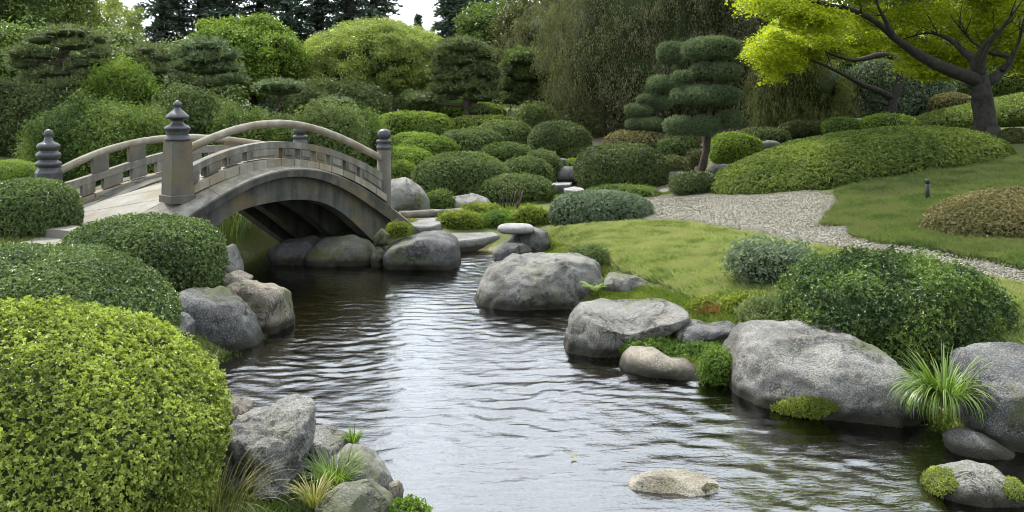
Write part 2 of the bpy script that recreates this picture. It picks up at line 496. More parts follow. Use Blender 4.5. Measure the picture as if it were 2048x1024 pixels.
# ------------------------------------------------------------------ terrain
CP = np.array([
    (-3, 4, .55), (-4.5, 5.5, .62), (-5, 7.5, .72), (-6, 10, .78), (-8, 12.5, .80), (-6.4, 12, .80), (-9, 15, .75), (-10, 18, .7), (-10, 23, .8), (-15, 26, 1.3),
    (-8, 21, .45), (-5, 21, .25), (-3, 20, .25), (-2, 17, .33), (-.6, 16.6, .18), (-.2, 18, .22), (.3, 20, .22), (2, 21, .25), (-1.6, 15.4, .38), (-1, 14.2, .15),
    (.2, 14.2, .22), (.9, 12, .36), (1.2, 14, .42), (2.5, 13, .50), (2.3, 10.5, .42), (4, 10, .62), (3, 16, .58), (2, 17.5, .42), (4, 14.2, .62),
    (5, 8.5, .55), (6.5, 10, .82), (7, 13, 1.0), (8, 16, 1.2), (10, 18, 1.45), (10.5, 20, 1.6), (12, 24, 1.62), (9, 24, 1.5), (6.2, 20, .85), (4.5, 18, .62),
    (1.2, 8.8, .13), (1.6, 8.3, .10), (2.0, 8.9, .12), (2.0, 9.9, .27), (2.6, 7.9, .25), (3.6, 7.6, .22), (4.4, 7.8, .35), (4.5, 6.5, .2), (5, 5, .2),
    (0, 31, .60), (2, 32, .60), (-3, 31, .70), (-4, 42, 1.2), (4, 28, .50), (4.2, 25, .42), (7, 30, .85), (12, 40, 2.2), (0, 50, 1.5), (-10, 40, 1.3), (-20, 50, 1.8),
    (20, 50, 3.0), (18, 30, 1.9), (15, 28, 1.65), (12, 31, 1.7), (0, 80, 2.3), (-40, 80, 3), (40, 80, 4), (60, 140, 5), (-60, 140, 4), (0, 150, 3.5), (0, -8, .5), (-12, -5, .8), (12, -5, .6), (0, 1, .4), (0, 300, 6), (200, 300, 8), (-200, 300, 8), (200, 0, 3), (-200, 0, 3), (0, -100, 1)], float)
_d = np.linalg.norm(CP[:, None, :2] - CP[None, :, :2], axis=-1)
_A = np.block([[_d, np.ones((len(CP), 1))], [np.ones((1, len(CP))), np.zeros((1, 1))]])
_c = np.linalg.solve(_A, np.append(CP[:, 2], 0))


def land(x, y):
    z = np.full(x.shape, _c[-1])
    for (a, b, _), c in zip(CP, _c):
        z = z + c * np.sqrt((x - a) ** 2 + (y - b) ** 2 + .15)
    return z


def pz(pts):
    return [tuple(Wz(a, b, 0.0)[:2]) for a, b in pts]


STREAM = ([(-.5, 1.5), (-.5, 4.5)] + pz([(795, 1020), (700, 940), (630, 880), (455, 745), (520, 705), (580, 662), (470, 560), (450, 520), (438, 482), (415, 462)])
          + [(-7.2, 19.0), (-6.5, 20.6), (-4.3, 19.2), (-3.7, 17.2)] + pz([(545, 498), (560, 525), (640, 530), (760, 534), (918, 538), (922, 505), (985, 505), (990, 520), (950, 600), (1040, 620), (1135, 628), (1135, 715), (1240, 732), (1300, 765), (1410, 772), (1465, 790), (1600, 830), (1800, 858), (1900, 888), (2048, 915), (2300, 960)])
          + [(5.6, 4.0), (5.0, 1.5)])
POND = pz([(1080, 400), (1130, 395), (1200, 380), (1215, 366), (1150, 355), (1105, 360), (1060, 378)])


def sdist(x, y, poly):
    x0, sh = x, x.shape
    x, y = x.ravel(), y.ravel()
    d = np.full(x.shape, 1e9)
    ins = np.zeros(x.shape, bool)
    n = len(poly)
    for i in range(n):
        (ax, ay), (bx, by) = poly[i], poly[(i + 1) % n]
        ex, ey = bx - ax, by - ay
        t = np.clip(((x - ax) * ex + (y - ay) * ey) / (ex * ex + ey * ey + 1e-9), 0, 1)
        d = np.minimum(d, (x - ax - t * ex) ** 2 + (y - ay - t * ey) ** 2)
        c = ((ay > y) != (by > y)) & (x < (bx - ax) * (y - ay) / ((by - ay) if by != ay else 1e-9) + ax)
        ins ^= c
    d = np.sqrt(d)
    return np.where(ins, -d, d).reshape(sh)


def ground_z(x, y):
    x, y = np.atleast_1d(np.asarray(x, float)), np.atleast_1d(np.asarray(y, float))
    d = np.minimum(sdist(x, y, STREAM) - .24 * sstep(15.5, 13.5, y), sdist(x, y, POND))
    zl = np.maximum(land(x, y), .12)
    z = np.where(d > 0, -.04 + (zl + .04) * (.40 * sstep(-.03, .35, d) + .60 * sstep(.15, 1.5, d)), -.04 - .33 * sstep(0, .7, -d))
    p = np.stack([x.ravel(), y.ravel(), 0 * x.ravel()], 1)
    return z + (.018 * fbm(p * 1.7, 3)).reshape(x.shape)


_DS = np.concatenate([np.arange(3.2, 30, .03), np.arange(30, 160, .2)])


def ground_hit(px, py):
    """first point of the terrain on the sight line through a photo pixel"""
    x = (px - 1024) / F * _DS
    zr = H - (py - HZ) / F * _DS
    g = np.maximum(ground_z(x, _DS), 0.0)
    k = np.argmax(zr < g)
    D = _DS[k] if (zr < g).any() else 120.0
    return np.array([(px - 1024) / F * D, D, float(g[k])])


def gz(x, y):
    return float(ground_z(x, y)[0])


def grid_mesh(name, xs, ys, zfun, mat, kind='structure', keep=None):
    X, Y = np.meshgrid(xs, ys)
    Z = zfun(X, Y)
    V = np.stack([X, Y, Z], -1).reshape(-1, 3)
    ny, nx = X.shape
    i = np.arange(ny - 1)[:, None] * nx
    j = np.arange(nx - 1)[None, :]
    f = np.stack([i + j, i + j + 1, i + nx + j + 1, i + nx + j], -1).reshape(-1, 4)
    if keep is not None:
        k = keep(X, Y).ravel()
        f = f[k[f].all(1)]
        used = np.zeros(len(V), bool)
        used[f] = True
        re = np.cumsum(used) - 1
        V, f = V[used], re[f]
    g = Geo()
    g.add(V, f, 0, True)
    o = g.build(name, mat)
    o['kind'] = kind
    return o


def spaced(segs):
    out = []
    for a, b, s in segs:
        out.append(np.arange(a, b, s))
    return np.unique(np.concatenate(out + [[segs[-1][1]]]))


gx = spaced([(-400, -60, 20), (-60, -20, 2), (-20, -9, .4), (-9, 9, .08), (9, 20, .3), (20, 60, 2), (60, 400, 20)])
gy = spaced([(-120, -10, 10), (-10, 2, .5), (2, 20, .08), (20, 35, .2), (35, 70, .8), (70, 150, 4), (150, 500, 20)])
grid_mesh("ground", gx, gy, ground_z, M['ground'])


def wave(x, y):
    p = np.stack([x.ravel(), y.ravel(), 0 * x.ravel()], 1)
    wx = .35 * fbm(p * .8 + 3.1, 3).reshape(x.shape)
    wy = .35 * fbm(p * .8 + 9.7, 3).reshape(x.shape)
    amp = np.clip(.55 + .75 * fbm(p * .55 + 21, 3).reshape(x.shape), .12, 1.5)
    h = 0
    ph = 3.0 * fbm(p * np.array([2.6, 1.5, 1]) + 40, 3).reshape(x.shape)
    rw = np.random.default_rng(5)
    for k in range(9):                                                   # short crested wind ripples
        th = math.radians(90 + rw.uniform(-42, 42))
        lam = rw.uniform(.09, .36)
        am = np.clip(.35 + 1.2 * fbm(p * 1.3 + 60 + 13 * k, 3).reshape(x.shape), 0, 1.6)
        h = h + .0066 * lam * am * np.sin(2 * math.pi / lam * (math.cos(th) * x + math.sin(th) * y + .12 * wx) + ph * rw.uniform(.7, 1.6) + rw.uniform(0, 6))
    r1 = np.hypot((x + .45) * .6 + .25 * wx, (y - 13.6) + .3 * wy)           # ripples spreading from the inlet
    h = h + .0010 * np.sin(r1 * 29 + ph) * np.clip(1.25 - r1 / 9, .15, 1)
    r2 = np.hypot(x + .3 + wx * .6, (y - 6.9) * 1.2 + wy * .6)               # eddy in the right of the pool
    am2 = np.clip(.2 + 1.2 * fbm(p * .8 + 150, 3).reshape(x.shape), 0, 1.5)
    h = h + .0030 * am2 * np.sin(r2 * 21 + .9 * ph) * sstep(.3, 1.2, x) * sstep(.6, 1.4, r2)
    b = -.75 * x + .66 * y + .4 * wy
    h = h + .0008 * am2 * np.sin(b * 52 + 2.5 * ph) * sstep(0, 1.5, x)
    far = np.clip(1.0 - (y - 15) / 8, .6, 1)
    return h * amp * far + .0006 * fbm(p * 16, 2).reshape(x.shape)


ys, yv = [], 2.0
while yv < 21:
    ys.append(yv)
    yv += min(max(.013, yv * yv / 4500 * 1.15), .06)
while yv < 32:
    ys.append(yv)
    yv += .12
keepw = lambda X, Y: np.minimum(sdist(X, Y, STREAM), sdist(X, Y, POND)) < .9
grid_mesh("water", np.arange(-9, 7, .035), np.array(ys), lambda X, Y: wave(X, Y), M['water'], keep=keepw)


def sheet(name, poly, mat, lift, step=.12, edge=.06, kind='structure'):
    """a sheet that follows the ground inside a plan polygon"""
    P = np.array(poly)
    xs = np.arange(P[:, 0].min() - .3, P[:, 0].max() + .3, step)
    ys_ = np.arange(P[:, 1].min() - .3, P[:, 1].max() + .3, step)

    def keep(X, Y):
        p = np.stack([X.ravel(), Y.ravel(), 0 * X.ravel()], 1)
        return sdist(X, Y, poly) < edge * fbm(p * 3.0, 3).reshape(X.shape)
    return grid_mesh(name, xs, ys_, lambda X, Y: ground_z(X, Y) + lift, mat, kind, keep)


def gpoly(pts):
    return [tuple(ground_hit(a, b)[:2]) for a, b in pts]


PATH = gpoly([(1270, 398), (1330, 390), (1420, 384), (1560, 386), (1640, 386), (1668, 396), (1676, 408), (1655, 432), (1636, 454), (1690, 456), (1703, 478), (1760, 492), (1850, 503), (1930, 520), (2048, 542), (2180, 562),
              (2180, 610), (2048, 572), (1960, 556), (1860, 528), (1760, 508), (1660, 500), (1580, 486), (1480, 464), (1380, 448), (1290, 440)])
sheet("gravel_path", PATH, M['gravel'], .012, .05, .05)
GRAV2 = gpoly([(1296, 366), (1345, 356), (1400, 344), (1470, 326), (1480, 344), (1400, 362), (1350, 382), (1300, 392)])
M['shade_litter'] = plain_mat("shade_toned_litter", (0.050, 0.042, 0.026), 0.95, var=0.5, scale=9, bump=0.8, bscale=25)  # darkened ground sheet: shade below the weeping trees is put into its colour
SHADE_LITTER = gpoly([(1190, 312), (1330, 318), (1440, 326), (1520, 318), (1560, 300), (1700, 268), (1760, 240), (1700, 215), (1560, 210), (1300, 215), (1150, 225), (1120, 270)])
sheet("shade_toned_litter", SHADE_LITTER, M['shade_litter'], .008, .2, .3)
sheet("gravel_clearing", GRAV2, M['gravel'], .012, .08, .05)

def pebbles(name, poly, n, label, mat):
    P = np.array(poly)
    q = rng.uniform(P.min(0), P.max(0), (n * 8, 2))
    d = sdist(q[:, 0], q[:, 1], poly)
    q = q[(d < .10) & (rng.uniform(size=len(q)) < np.where(d > -.25, 1, .45))][:n]
    v, f = ico1
    r = rng.uniform(.005, .014, (len(q), 1, 1)) * rng.uniform(.7, 1.3, (len(q), 1, 3))
    c = np.column_stack([q, ground_z(q[:, 0], q[:, 1]) + .016])
    V = (v[None] * r + c[:, None]).reshape(-1, 3)
    ff = (f[None] + (np.arange(len(q)) * len(v))[:, None, None]).reshape(-1, 3)
    g = Geo()
    g.add(V, ff, 0, False, np.repeat(rng.uniform(0, 1, len(q)), len(f)))
    return tag(g.build(name, mat), label, "gravel", None, 'stuff')


bm = bmesh.new()
bmesh.ops.create_icosphere(bm, subdivisions=1, radius=1)
ico1 = (np.array([a.co[:] for a in bm.verts]), np.array([[b.index for b in a.verts] for a in bm.faces]))
bm.free()
M['pebble'] = stone_mat("loose_gravel_stone", (.27, .255, .215), (.17, .155, .125), .3)
pebbles("gravel_stones", PATH, 14000, "loose pale gravel stones lying on the path and along its edges", M['pebble'])

# ------------------------------------------------------------------ blobs: rocks and shrubs from outlines given real depth
_ico = {}


def ico(sub):
    if sub not in _ico:
        bm = bmesh.new()
        bmesh.ops.create_icosphere(bm, subdivisions=sub, radius=1)
        v = np.array([a.co[:] for a in bm.verts])
        f = np.array([[b.index for b in a.verts] for a in bm.faces])
        bm.free()
        _ico[sub] = (v, f)
    return _ico[sub]


class Blob:
    def __init__(s, poly, D, depth, box=2.4, facets=0, seed=0, lump=.05, lf=1.2, fmin=.72, cuts=()):
        P = np.array([W(a, b, D)[[0, 2]] for a, b in poly])
        c = (P.min(0) + P.max(0)) / 2
        s.c = np.array([c[0], D, c[1]])
        q = P - c
        th = np.arctan2(q[:, 1], q[:, 0])
        r = np.hypot(q[:, 0], q[:, 1])
        # densify edges so straight outline edges stay straight
        T, R = [], []
        for i in range(len(q)):
            a, b = q[i], q[(i + 1) % len(q)]
            for k in np.linspace(0, 1, 14, endpoint=False):
                m = a + (b - a) * k
                T.append(math.atan2(m[1], m[0]))
                R.append(math.hypot(*m))
        o = np.argsort(T)
        T, R = np.array(T)[o], np.array(R)[o]
        tg = np.linspace(-math.pi, math.pi, 181)
        rg = np.interp(tg, np.concatenate([T - 2 * math.pi, T, T + 2 * math.pi]), np.concatenate([R, R, R]))
        k = np.array([1, 2, 3, 2, 1]) / 9
        rg = np.convolve(np.concatenate([rg[-3:-1], rg, rg[1:3]]), k, 'valid')
        s.tg, s.rg = tg, rg
        s.depth, s.box, s.lump, s.lf, s.seed = depth, box, lump, lf, seed
        s.size = float(rg.mean())
        rr = np.random.default_rng(seed + 100)
        n = nrm(rr.normal(size=(facets, 3))) if facets else np.zeros((0, 3))
        s.planes = [(a, rr.uniform(fmin, .97)) for a in n] + [(nrm(np.array(a[:3], float)), a[3]) for a in cuts]

    def pos(s, d):
        th = np.arctan2(d[:, 2], d[:, 0])
        rho = np.hypot(d[:, 0], d[:, 2])
        k = (rho ** s.box + np.abs(d[:, 1]) ** s.box) ** (-1 / s.box)
        q = np.stack([rho * k * np.cos(th), d[:, 1] * k, rho * k * np.sin(th)], 1)
        for n, o in s.planes:
            e = np.maximum(q @ n - o, 0)
            q = q - n * (e * .92)[:, None]
        th = np.arctan2(q[:, 2], q[:, 0])
        r = np.interp(th, s.tg, s.rg)
        p = np.stack([q[:, 0] * r, q[:, 1] * s.depth, q[:, 2] * r], 1)
        if s.lump:
            t = p / s.size * s.lf + s.seed * 7.7
            p = p + nrm(p) * (s.lump * s.size * fbm(t, 3))[:, None]
        return p + s.c

    def nor(s, d, e=.03):
        ref = np.where(np.abs(d[:, 2:3]) < .9, np.array([[0, 0, 1.]]), np.array([[1., 0, 0]]))
        a = nrm(np.cross(d, ref))
        b = np.cross(d, a)
        pa = s.pos(nrm(d + e * a)) - s.pos(nrm(d - e * a))
        pb = s.pos(nrm(d + e * b)) - s.pos(nrm(d - e * b))
        n = np.cross(pa, pb)
        ar = np.linalg.norm(n, axis=1) / (4 * e * e)
        n = nrm(n)
        sg = np.sign((n * d).sum(1))[:, None]
        return n * np.where(sg == 0, 1, sg), ar

    def sample(s, n, back=.25, zmin=True):
        """points over the surface, sparser on the side turned away"""
        d = nrm(rng.normal(size=(n * 3, 3)))
        N, ar = s.nor(d)
        p = s.pos(d)
        v = nrm(np.array([0, 0, H]) - p)
        wgt = ar * np.where((N * v).sum(1) > -.25, 1, back)
        if zmin:
            wgt = wgt * (p[:, 2] > ground_z(p[:, 0], p[:, 1]) - .04)
        wgt = (wgt + 1e-12) / (wgt + 1e-12).sum()
        k = rng.choice(len(d), n, p=wgt)
        return p[k], N[k], float(ar.mean() * 4 * math.pi)


def leaves(g, P, N, L, Wd, up=.5, spread=1.0, mat=0, tint=None, fold=.25, droop=0.0):
    n = len(P)
    r = rng.normal(size=(n, 3))
    T = nrm(r - N * (r * N).sum(1)[:, None])
    A = nrm(T * spread + N * (up * rng.uniform(-.2, 1.4, n))[:, None] + np.array([0, 0, -droop]))
    S = nrm(np.cross(A, N + .45 * rng.normal(size=(n, 3))))
    Nn = np.cross(S, A)
    l = (L * rng.uniform(.65, 1.25, n))[:, None]
    w_ = (Wd * rng.uniform(.7, 1.2, n))[:, None]
    b = P
    m1 = P + A * l * .45 + S * w_ * .5 + Nn * w_ * fold
    t = P + A * l
    m2 = P + A * l * .45 - S * w_ * .5 + Nn * w_ * fold
    V = np.stack([b, m1, t, m2], 1).reshape(-1, 3)
    f = np.arange(4 * n).reshape(n, 4)
    if tint is None:
        tint = rng.uniform(0, 1, n)
    g.add(V, f, mat, False, np.clip(tint, 0, 1))


def needles(g, P, A, L, Wd, mat=0, tint=None):
    n = len(P)
    S = nrm(np.cross(A, rng.normal(size=(n, 3))))
    V = np.stack([P - S * Wd * .5, P + S * Wd * .5, P + A * (L * rng.uniform(.6, 1.2, n))[:, None]], 1).reshape(-1, 3)
    g.add(V, np.arange(3 * n).reshape(n, 3), mat, False, rng.uniform(0, 1, n) if tint is None else tint)


def tint_noise(P, sc_=2.5, amt=.35):
    return np.clip(rng.uniform(0, 1, len(P)) * .75 + .12 + amt * fbm(P * sc_, 3), 0, 1)


def oval(x0, x1, y0, y1, top=2.2, bot=3.2, skew=0.0):
    cx, cy, rx, ry = (x0 + x1) / 2, (y0 + y1) / 2, (x1 - x0) / 2, (y1 - y0) / 2
    out = []
    for a in np.linspace(0, 2 * math.pi, 40, endpoint=False):
        c, s_ = math.cos(a), math.sin(a)
        n = top if s_ > 0 else bot
        k = (abs(c) ** n + abs(s_) ** n) ** (-1 / n)
        x = c * k
        y = s_ * k
        out.append((cx + rx * (x + skew * max(y, 0) * (1 - abs(x))), cy - ry * y))
    return out


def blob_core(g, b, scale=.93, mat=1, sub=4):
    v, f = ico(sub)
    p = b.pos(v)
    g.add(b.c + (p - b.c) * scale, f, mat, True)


def shrub(poly, D, depth, mat, label, L=.03, Wd=.018, cover=2.6, box=2.4, lump=.05, lf=1.4, jit=.05, sprig=0, name="shrub", cat="shrub", group=None, seed=0, parent=None, fuzz=.0, back=.25, up=.7, core='core', tn=(2.5, .3)):
    b = Blob(poly, D, depth, box, 0, seed, lump, lf)
    g = Geo()
    P, N, area = b.sample(10)
    n = int(min(cover * area / (L * Wd * .5) * .62, 160000))
    if sprig:
        k = max(n // sprig, 50)
        P, N, _ = b.sample(k, back)
        P = P - N * (np.abs(rng.normal(size=(k, 1))) * jit) + N * fuzz * rng.uniform(0, 1, (k, 1)) ** 3
        ax = nrm(N + .45 * rng.normal(size=(k, 3)) + np.array([0, 0, .25]))
        tb = tint_noise(P, *tn)
        Pr = np.repeat(P + ax * (L * rng.uniform(0, .6, (k, 1))), sprig, 0)
        leaves(g, Pr, np.repeat(ax, sprig, 0), L, Wd, up, 1.0, 0, np.repeat(tb, sprig) + .18 * rng.normal(size=k * sprig))
    else:
        P, N, _ = b.sample(n, back)
        P = P - N * (np.abs(rng.normal(size=(n, 1))) * jit) + N * fuzz * rng.uniform(0, 1, (n, 1)) ** 3
        leaves(g, P, N, L, Wd, up, 1.0, 0, tint_noise(P, *tn))
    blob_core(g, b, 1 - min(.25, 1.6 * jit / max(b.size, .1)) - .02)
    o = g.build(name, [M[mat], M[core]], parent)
    if parent is None:
        tag(o, label, cat, group)
    return o


def rock(poly, D, depth, mat, label, box=2.8, facets=9, seed=0, lump=.07, cuts=(), sub=5, name="boulder", group=None, fine=.018, fmin=.72, yaw=0.0):
    b = Blob(poly, D, depth, box, facets, seed, 0, 1, fmin, cuts)
    v, f = ico(sub)
    p = b.pos(v)
    s = max(b.size, .15)
    q = p / s
    dr = nrm(p - b.c)
    ridg = 1 - np.abs(fbm(q * 1.6 + seed * 3.1, 4)) * 1.6
    disp = lump * s * fbm(q * 1.3 + seed * 5.3, 3) + fine * s * fbm(q * 6 + seed, 4) - .03 * s * np.clip(ridg - .72, 0, 1) * 2
    p = p + dr * disp[:, None]
    Q = np.array([W(a, c, D) for a, c in poly])
    for ax in (0, 2):        # the facets shrink it: bring it back to its full size
        lo, hi, a, c = p[:, ax].min(), p[:, ax].max(), Q[:, ax].min(), Q[:, ax].max()
        p[:, ax] = a + (p[:, ax] - lo) * (c - a) / (hi - lo)
    p[:, 1] += yaw * (p[:, 0] - b.c[0])
    g = Geo()
    g.add(p, f, 0, True)
    o = g.build(name, M[mat])
    ROCKS[label] = (p, f)
    return tag(o, label, "rock", group)


ROCKS = {}


def rock_moss(rock_label, cx, cy, rx, ry, mat, label, n=3500, L=.016):
    """a moss mat growing over part of a boulder's surface"""
    p, f = ROCKS[rock_label]
    a, b, c = p[f[:, 0]], p[f[:, 1]], p[f[:, 2]]
    N = np.cross(b - a, c - a)
    m = (a + b + c) / 3
    N = nrm(N) * np.sign((N * (m - p.mean(0))).sum(1))[:, None]
    px, py = 1024 + F * m[:, 0] / m[:, 1], HZ + F * (H - m[:, 2]) / m[:, 1]
    e = ((px - cx) / rx) ** 2 + ((py - cy) / ry) ** 2 + .35 * fbm(m * 9, 3)
    ok = np.where((e < 1) & ((N * (np.array([0, 0, H]) - m)).sum(1) > -.1) & (m[:, 2] > .005))[0]
    k = rng.choice(ok, n)
    u = rng.dirichlet((1, 1, 1), n)
    P = a[k] * u[:, :1] + b[k] * u[:, 1:2] + c[k] * u[:, 2:]
    P = P + N[k] * (rng.uniform(0, .035, n) * np.clip(1.2 - e[k], .1, 1))[:, None]
    g = Geo()
    leaves(g, P, nrm(N[k] + np.array([0, 0, .5])), L, L * .5, .8, 1, 0, tint_noise(P, 8, .5))
    return tag(g.build("moss_patch", M[mat]), label, "moss")


# ================================================================== ROCKS
rock([(440, 832), (470, 815), (530, 808), (590, 820), (622, 832), (626, 870), (620, 930), (604, 1000), (600, 1090), (430, 1090), (430, 900)], 5.55, .42, 'r_grey', "tall rugged grey boulder at the bottom beside the yellow green bush", 3.2, 12, 3, .10, [(.05, -.25, 1, .80)], 6, fine=.055)
rock([(450, 799), (478, 796), (502, 815), (500, 850), (440, 850)], 6.2, .16, 'r_tan', "small pale rounded stone peeping up behind the tall rugged boulder", seed=4)
rock([(615, 866), (650, 852), (690, 870), (718, 902), (705, 960), (622, 970)], 6.05, .24, 'r_grey', "rounded grey boulder touching the right side of the tall rugged boulder", 2.5, 5, 5)
rock([(655, 928), (690, 895), (745, 908), (775, 938), (785, 975), (772, 1015), (660, 1005)], 5.6, .24, 'r_grey', "rounded speckled grey boulder behind the grass tuft at the lower left bank", 2.5, 5, 6)
rock([(636, 1005), (680, 968), (740, 972), (782, 1002), (795, 1070), (615, 1070)], 5.05, .24, 'r_grey', "grey boulder cut off by the bottom edge below the grass tufts", 2.6, 5, 7)
rock([(776, 962), (798, 958), (807, 982), (800, 1015), (775, 1015)], 5.5, .08, 'r_tan', "small brownish stone at the water's edge right of the speckled boulders", 2.8, 5, 8, sub=4)
rock([(343, 602), (375, 579), (400, 582), (430, 576), (468, 598), (500, 640), (520, 688), (512, 712), (470, 735), (400, 735), (350, 690), (338, 640)], 9.25, .38, 'r_dark', "dark grey boulder on the left bank leaning against a paler one", 2.7, 8, 9, yaw=.25)
rock([(455, 568), (500, 553), (545, 556), (573, 580), (583, 640), (578, 672), (530, 695), (490, 690), (470, 620)], 9.9, .36, 'r_tan', "pale boulder with a tan waterline on the left bank facing the bridge", 3.0, 8, 10)
rock([(333, 640), (358, 624), (388, 650), (388, 700), (335, 700)], 8.75, .18, 'r_dark', "small dark stone half hidden between the bushes and the dark boulder", seed=11)
rock([(438, 551), (478, 541), (505, 553), (503, 575), (440, 580)], 10.4, .2, 'r_tan', "flat tan stone behind the pale left bank boulder", 2.4, 4, 12)
rock([(446, 500), (458, 490), (480, 535), (478, 560), (446, 560)], 11.4, .3, 'r_grey', "upright grey edging stone on the bank below the bridge end", 3.5, 6, 13)
# bridge abutment
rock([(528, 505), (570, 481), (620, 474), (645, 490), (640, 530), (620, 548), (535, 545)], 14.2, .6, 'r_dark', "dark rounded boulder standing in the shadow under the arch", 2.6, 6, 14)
rock([(610, 508), (640, 480), (700, 468), (742, 480), (757, 510), (754, 552), (612, 552)], 14.0, .55, 'r_moss', "mossy grey boulder carrying the right foot of the bridge", 2.6, 6, 15)
rock([(743, 500), (765, 490), (777, 510), (776, 550), (743, 550)], 13.75, .25, 'r_grey', "narrow grey stone wedged between the abutment boulders", 2.8, 5, 16, sub=4)
rock([(746, 474), (763, 457), (779, 470), (778, 490), (750, 494)], 13.7, .12, 'r_moss', "small round mossy stone tucked under the right bridge foot", 2.2, 2, 17, sub=4)
rock([(772, 486), (795, 469), (850, 465), (895, 468), (917, 482), (922, 515), (922, 562), (780, 562), (770, 520)], 13.8, .62, 'r_dark', "large dark block shaped boulder right of the bridge foot", 4.2, 6, 18, .04, [(0, 0, 1, .86)])
rock([(766, 380), (785, 358), (812, 355), (840, 374), (858, 400), (862, 432), (766, 432)], 17.6, .5, 'r_grey', "big smooth grey boulder behind the round bridge post", 2.2, 4, 19, .04)
rock([(883, 412), (905, 393), (945, 387), (975, 398), (992, 418), (990, 430), (885, 430)], 18.6, .45, 'r_grey', "low rounded grey boulder left of the bush with bare stems", 2.2, 4, 20, .04)
# right bank
rock([(1013, 484), (1030, 463), (1068, 455), (1094, 464), (1100, 486), (1085, 510), (1018, 508)], 14.0, .3, 'r_dark', "dark rounded stone carrying a flat pale stone on its left shoulder", 2.3, 3, 21)
rock([(984, 502), (1008, 484), (1045, 485), (1064, 500), (1045, 522), (988, 524)], 13.5, .25, 'r_dark', "dark oval stone at the water in front of the balanced flat stone", 2.2, 3, 22)
rock(oval(995, 1068, 447, 468, 2.8, 2.8), 13.75, .2, 'r_pale', "flat pale stone balanced on top of a dark rounded stone", 2.4, 0, 23, .02, name="flat_stone")
rock([(943, 608), (955, 560), (978, 526), (1012, 511), (1080, 506), (1150, 509), (1190, 520), (1204, 545), (1208, 600), (1200, 650), (950, 655)], 11.35, .66, 'r_grey', "broad domed grey boulder at the water, largest of the far right bank", 2.7, 4, 24, .05, sub=6, fmin=.86, fine=.03)
rock([(1100, 640), (1140, 600), (1210, 590), (1245, 612), (1230, 660), (1110, 665)], 11.0, .4, 'r_tan', "low brown rock shelf at the right foot of the broad domed boulder", 2.4, 5, 25)
rock([(1206, 565), (1222, 547), (1270, 550), (1306, 566), (1292, 590), (1250, 604), (1210, 596)], 11.1, .25, 'r_grey', "small wedge shaped grey stone on the lawn edge beside the fern", 2.8, 6, 26)
rock([(1126, 700), (1140, 642), (1162, 617), (1250, 607), (1330, 611), (1374, 624), (1368, 648), (1310, 668), (1262, 692), (1245, 745), (1140, 745)], 9.15, .5, 'r_grey', "flat topped slanting boulder with a dark face standing in the water", 3.4, 4, 27, .05, [(.03, -.26, 1, .52), (.1, -1, -.12, .78)], 6, fmin=.84, fine=.03)
rock([(1345, 662), (1368, 646), (1460, 644), (1484, 658), (1482, 692), (1440, 698), (1348, 698)], 8.95, .28, 'r_dark', "flat dark stone slab in the green ground cover", 3.6, 5, 28, .04, [(0, -.1, 1, .8)])
rock([(1241, 730), (1258, 703), (1310, 698), (1370, 714), (1410, 744), (1414, 785), (1330, 790), (1248, 765)], 8.35, .3, 'r_tan', "low rusty streaked stone sloping into the water", 2.4, 5, 29, .05, yaw=-.3)
rock([(1463, 790), (1472, 725), (1498, 684), (1535, 671), (1590, 672), (1640, 655), (1690, 667), (1740, 690), (1784, 725), (1804, 770), (1800, 850), (1780, 900), (1500, 860)], 7.7, .78, 'r_grey', "huge humped grey boulder under the dense green bush", 2.6, 4, 30, .05, sub=6, fine=.03, yaw=-.34, fmin=.88)
rock([(1922, 770), (1935, 716), (1980, 702), (2060, 714), (2130, 740), (2150, 950), (1960, 930), (1926, 880)], 6.85, .5, 'r_dark', "big cracked blue grey boulder cut off by the right edge", 3.6, 9, 31, .05, [(-.1, -.3, 1, .75)], 6)
rock([(1888, 874), (1925, 860), (1980, 878), (2045, 915), (2010, 935), (1900, 915)], 6.45, .2, 'r_dark', "low dark wet stone at the foot of the cracked boulder", 2.4, 5, 32, sub=4)
rock([(1256, 968), (1280, 951), (1340, 945), (1400, 954), (1436, 970), (1448, 988), (1420, 1030), (1290, 1030)], 5.85, .2, 'r_river', "low pale stone with algae stains alone in the water", 2.3, 4, 33, .04)
rock([(1860, 962), (1888, 937), (1950, 929), (2010, 940), (2052, 968), (2062, 1030), (1950, 1040), (1880, 1015)], 5.75, .24, 'r_grey', "smooth grey stone in the water at the lower right corner", 2.3, 3, 34, .04)
rock([(1350, 605), (1375, 590), (1412, 600), (1415, 622), (1360, 625)], 10.3, .2, 'r_moss', "mossy stone sunk into the lawn above the flat slab", 2.4, 4, 35, sub=4)
# far stones
for i, (x0, x1, y0, y1, lab, mt) in enumerate([
        (1086, 1143, 314, 330, "flat grey stone at the back of the far pond", 'r_grey'),
        (1112, 1158, 332, 366, "grey boulder on the edge of the far pond below the flat stone", 'r_dark'),
        (1176, 1214, 293, 306, "pale flat stone at the far end of the planting behind the pond", 'r_pale'),
        (1322, 1384, 342, 368, "long pale stone at the foot of the taller cloud pine", 'r_pale'),
        (1415, 1470, 328, 348, "low grey stone below the yellow green ball bush", 'r_grey'),
        (1690, 1732, 236, 250, "pale flat rock lying on the hedge bank behind the hedge mound", 'r_pale'),
        (1505, 1560, 280, 296, "dark flat rock in the shade under the weeping trees", 'r_dark')]):
    h = ground_hit((x0 + x1) / 2, y1)
    rock(oval(x0, x1, y0, y1 + 4, 2.6, 3), h[1] + .2, (x1 - x0) / F * h[1] * .4, mt, lab, 3, 5, 60 + i, .05, sub=4)


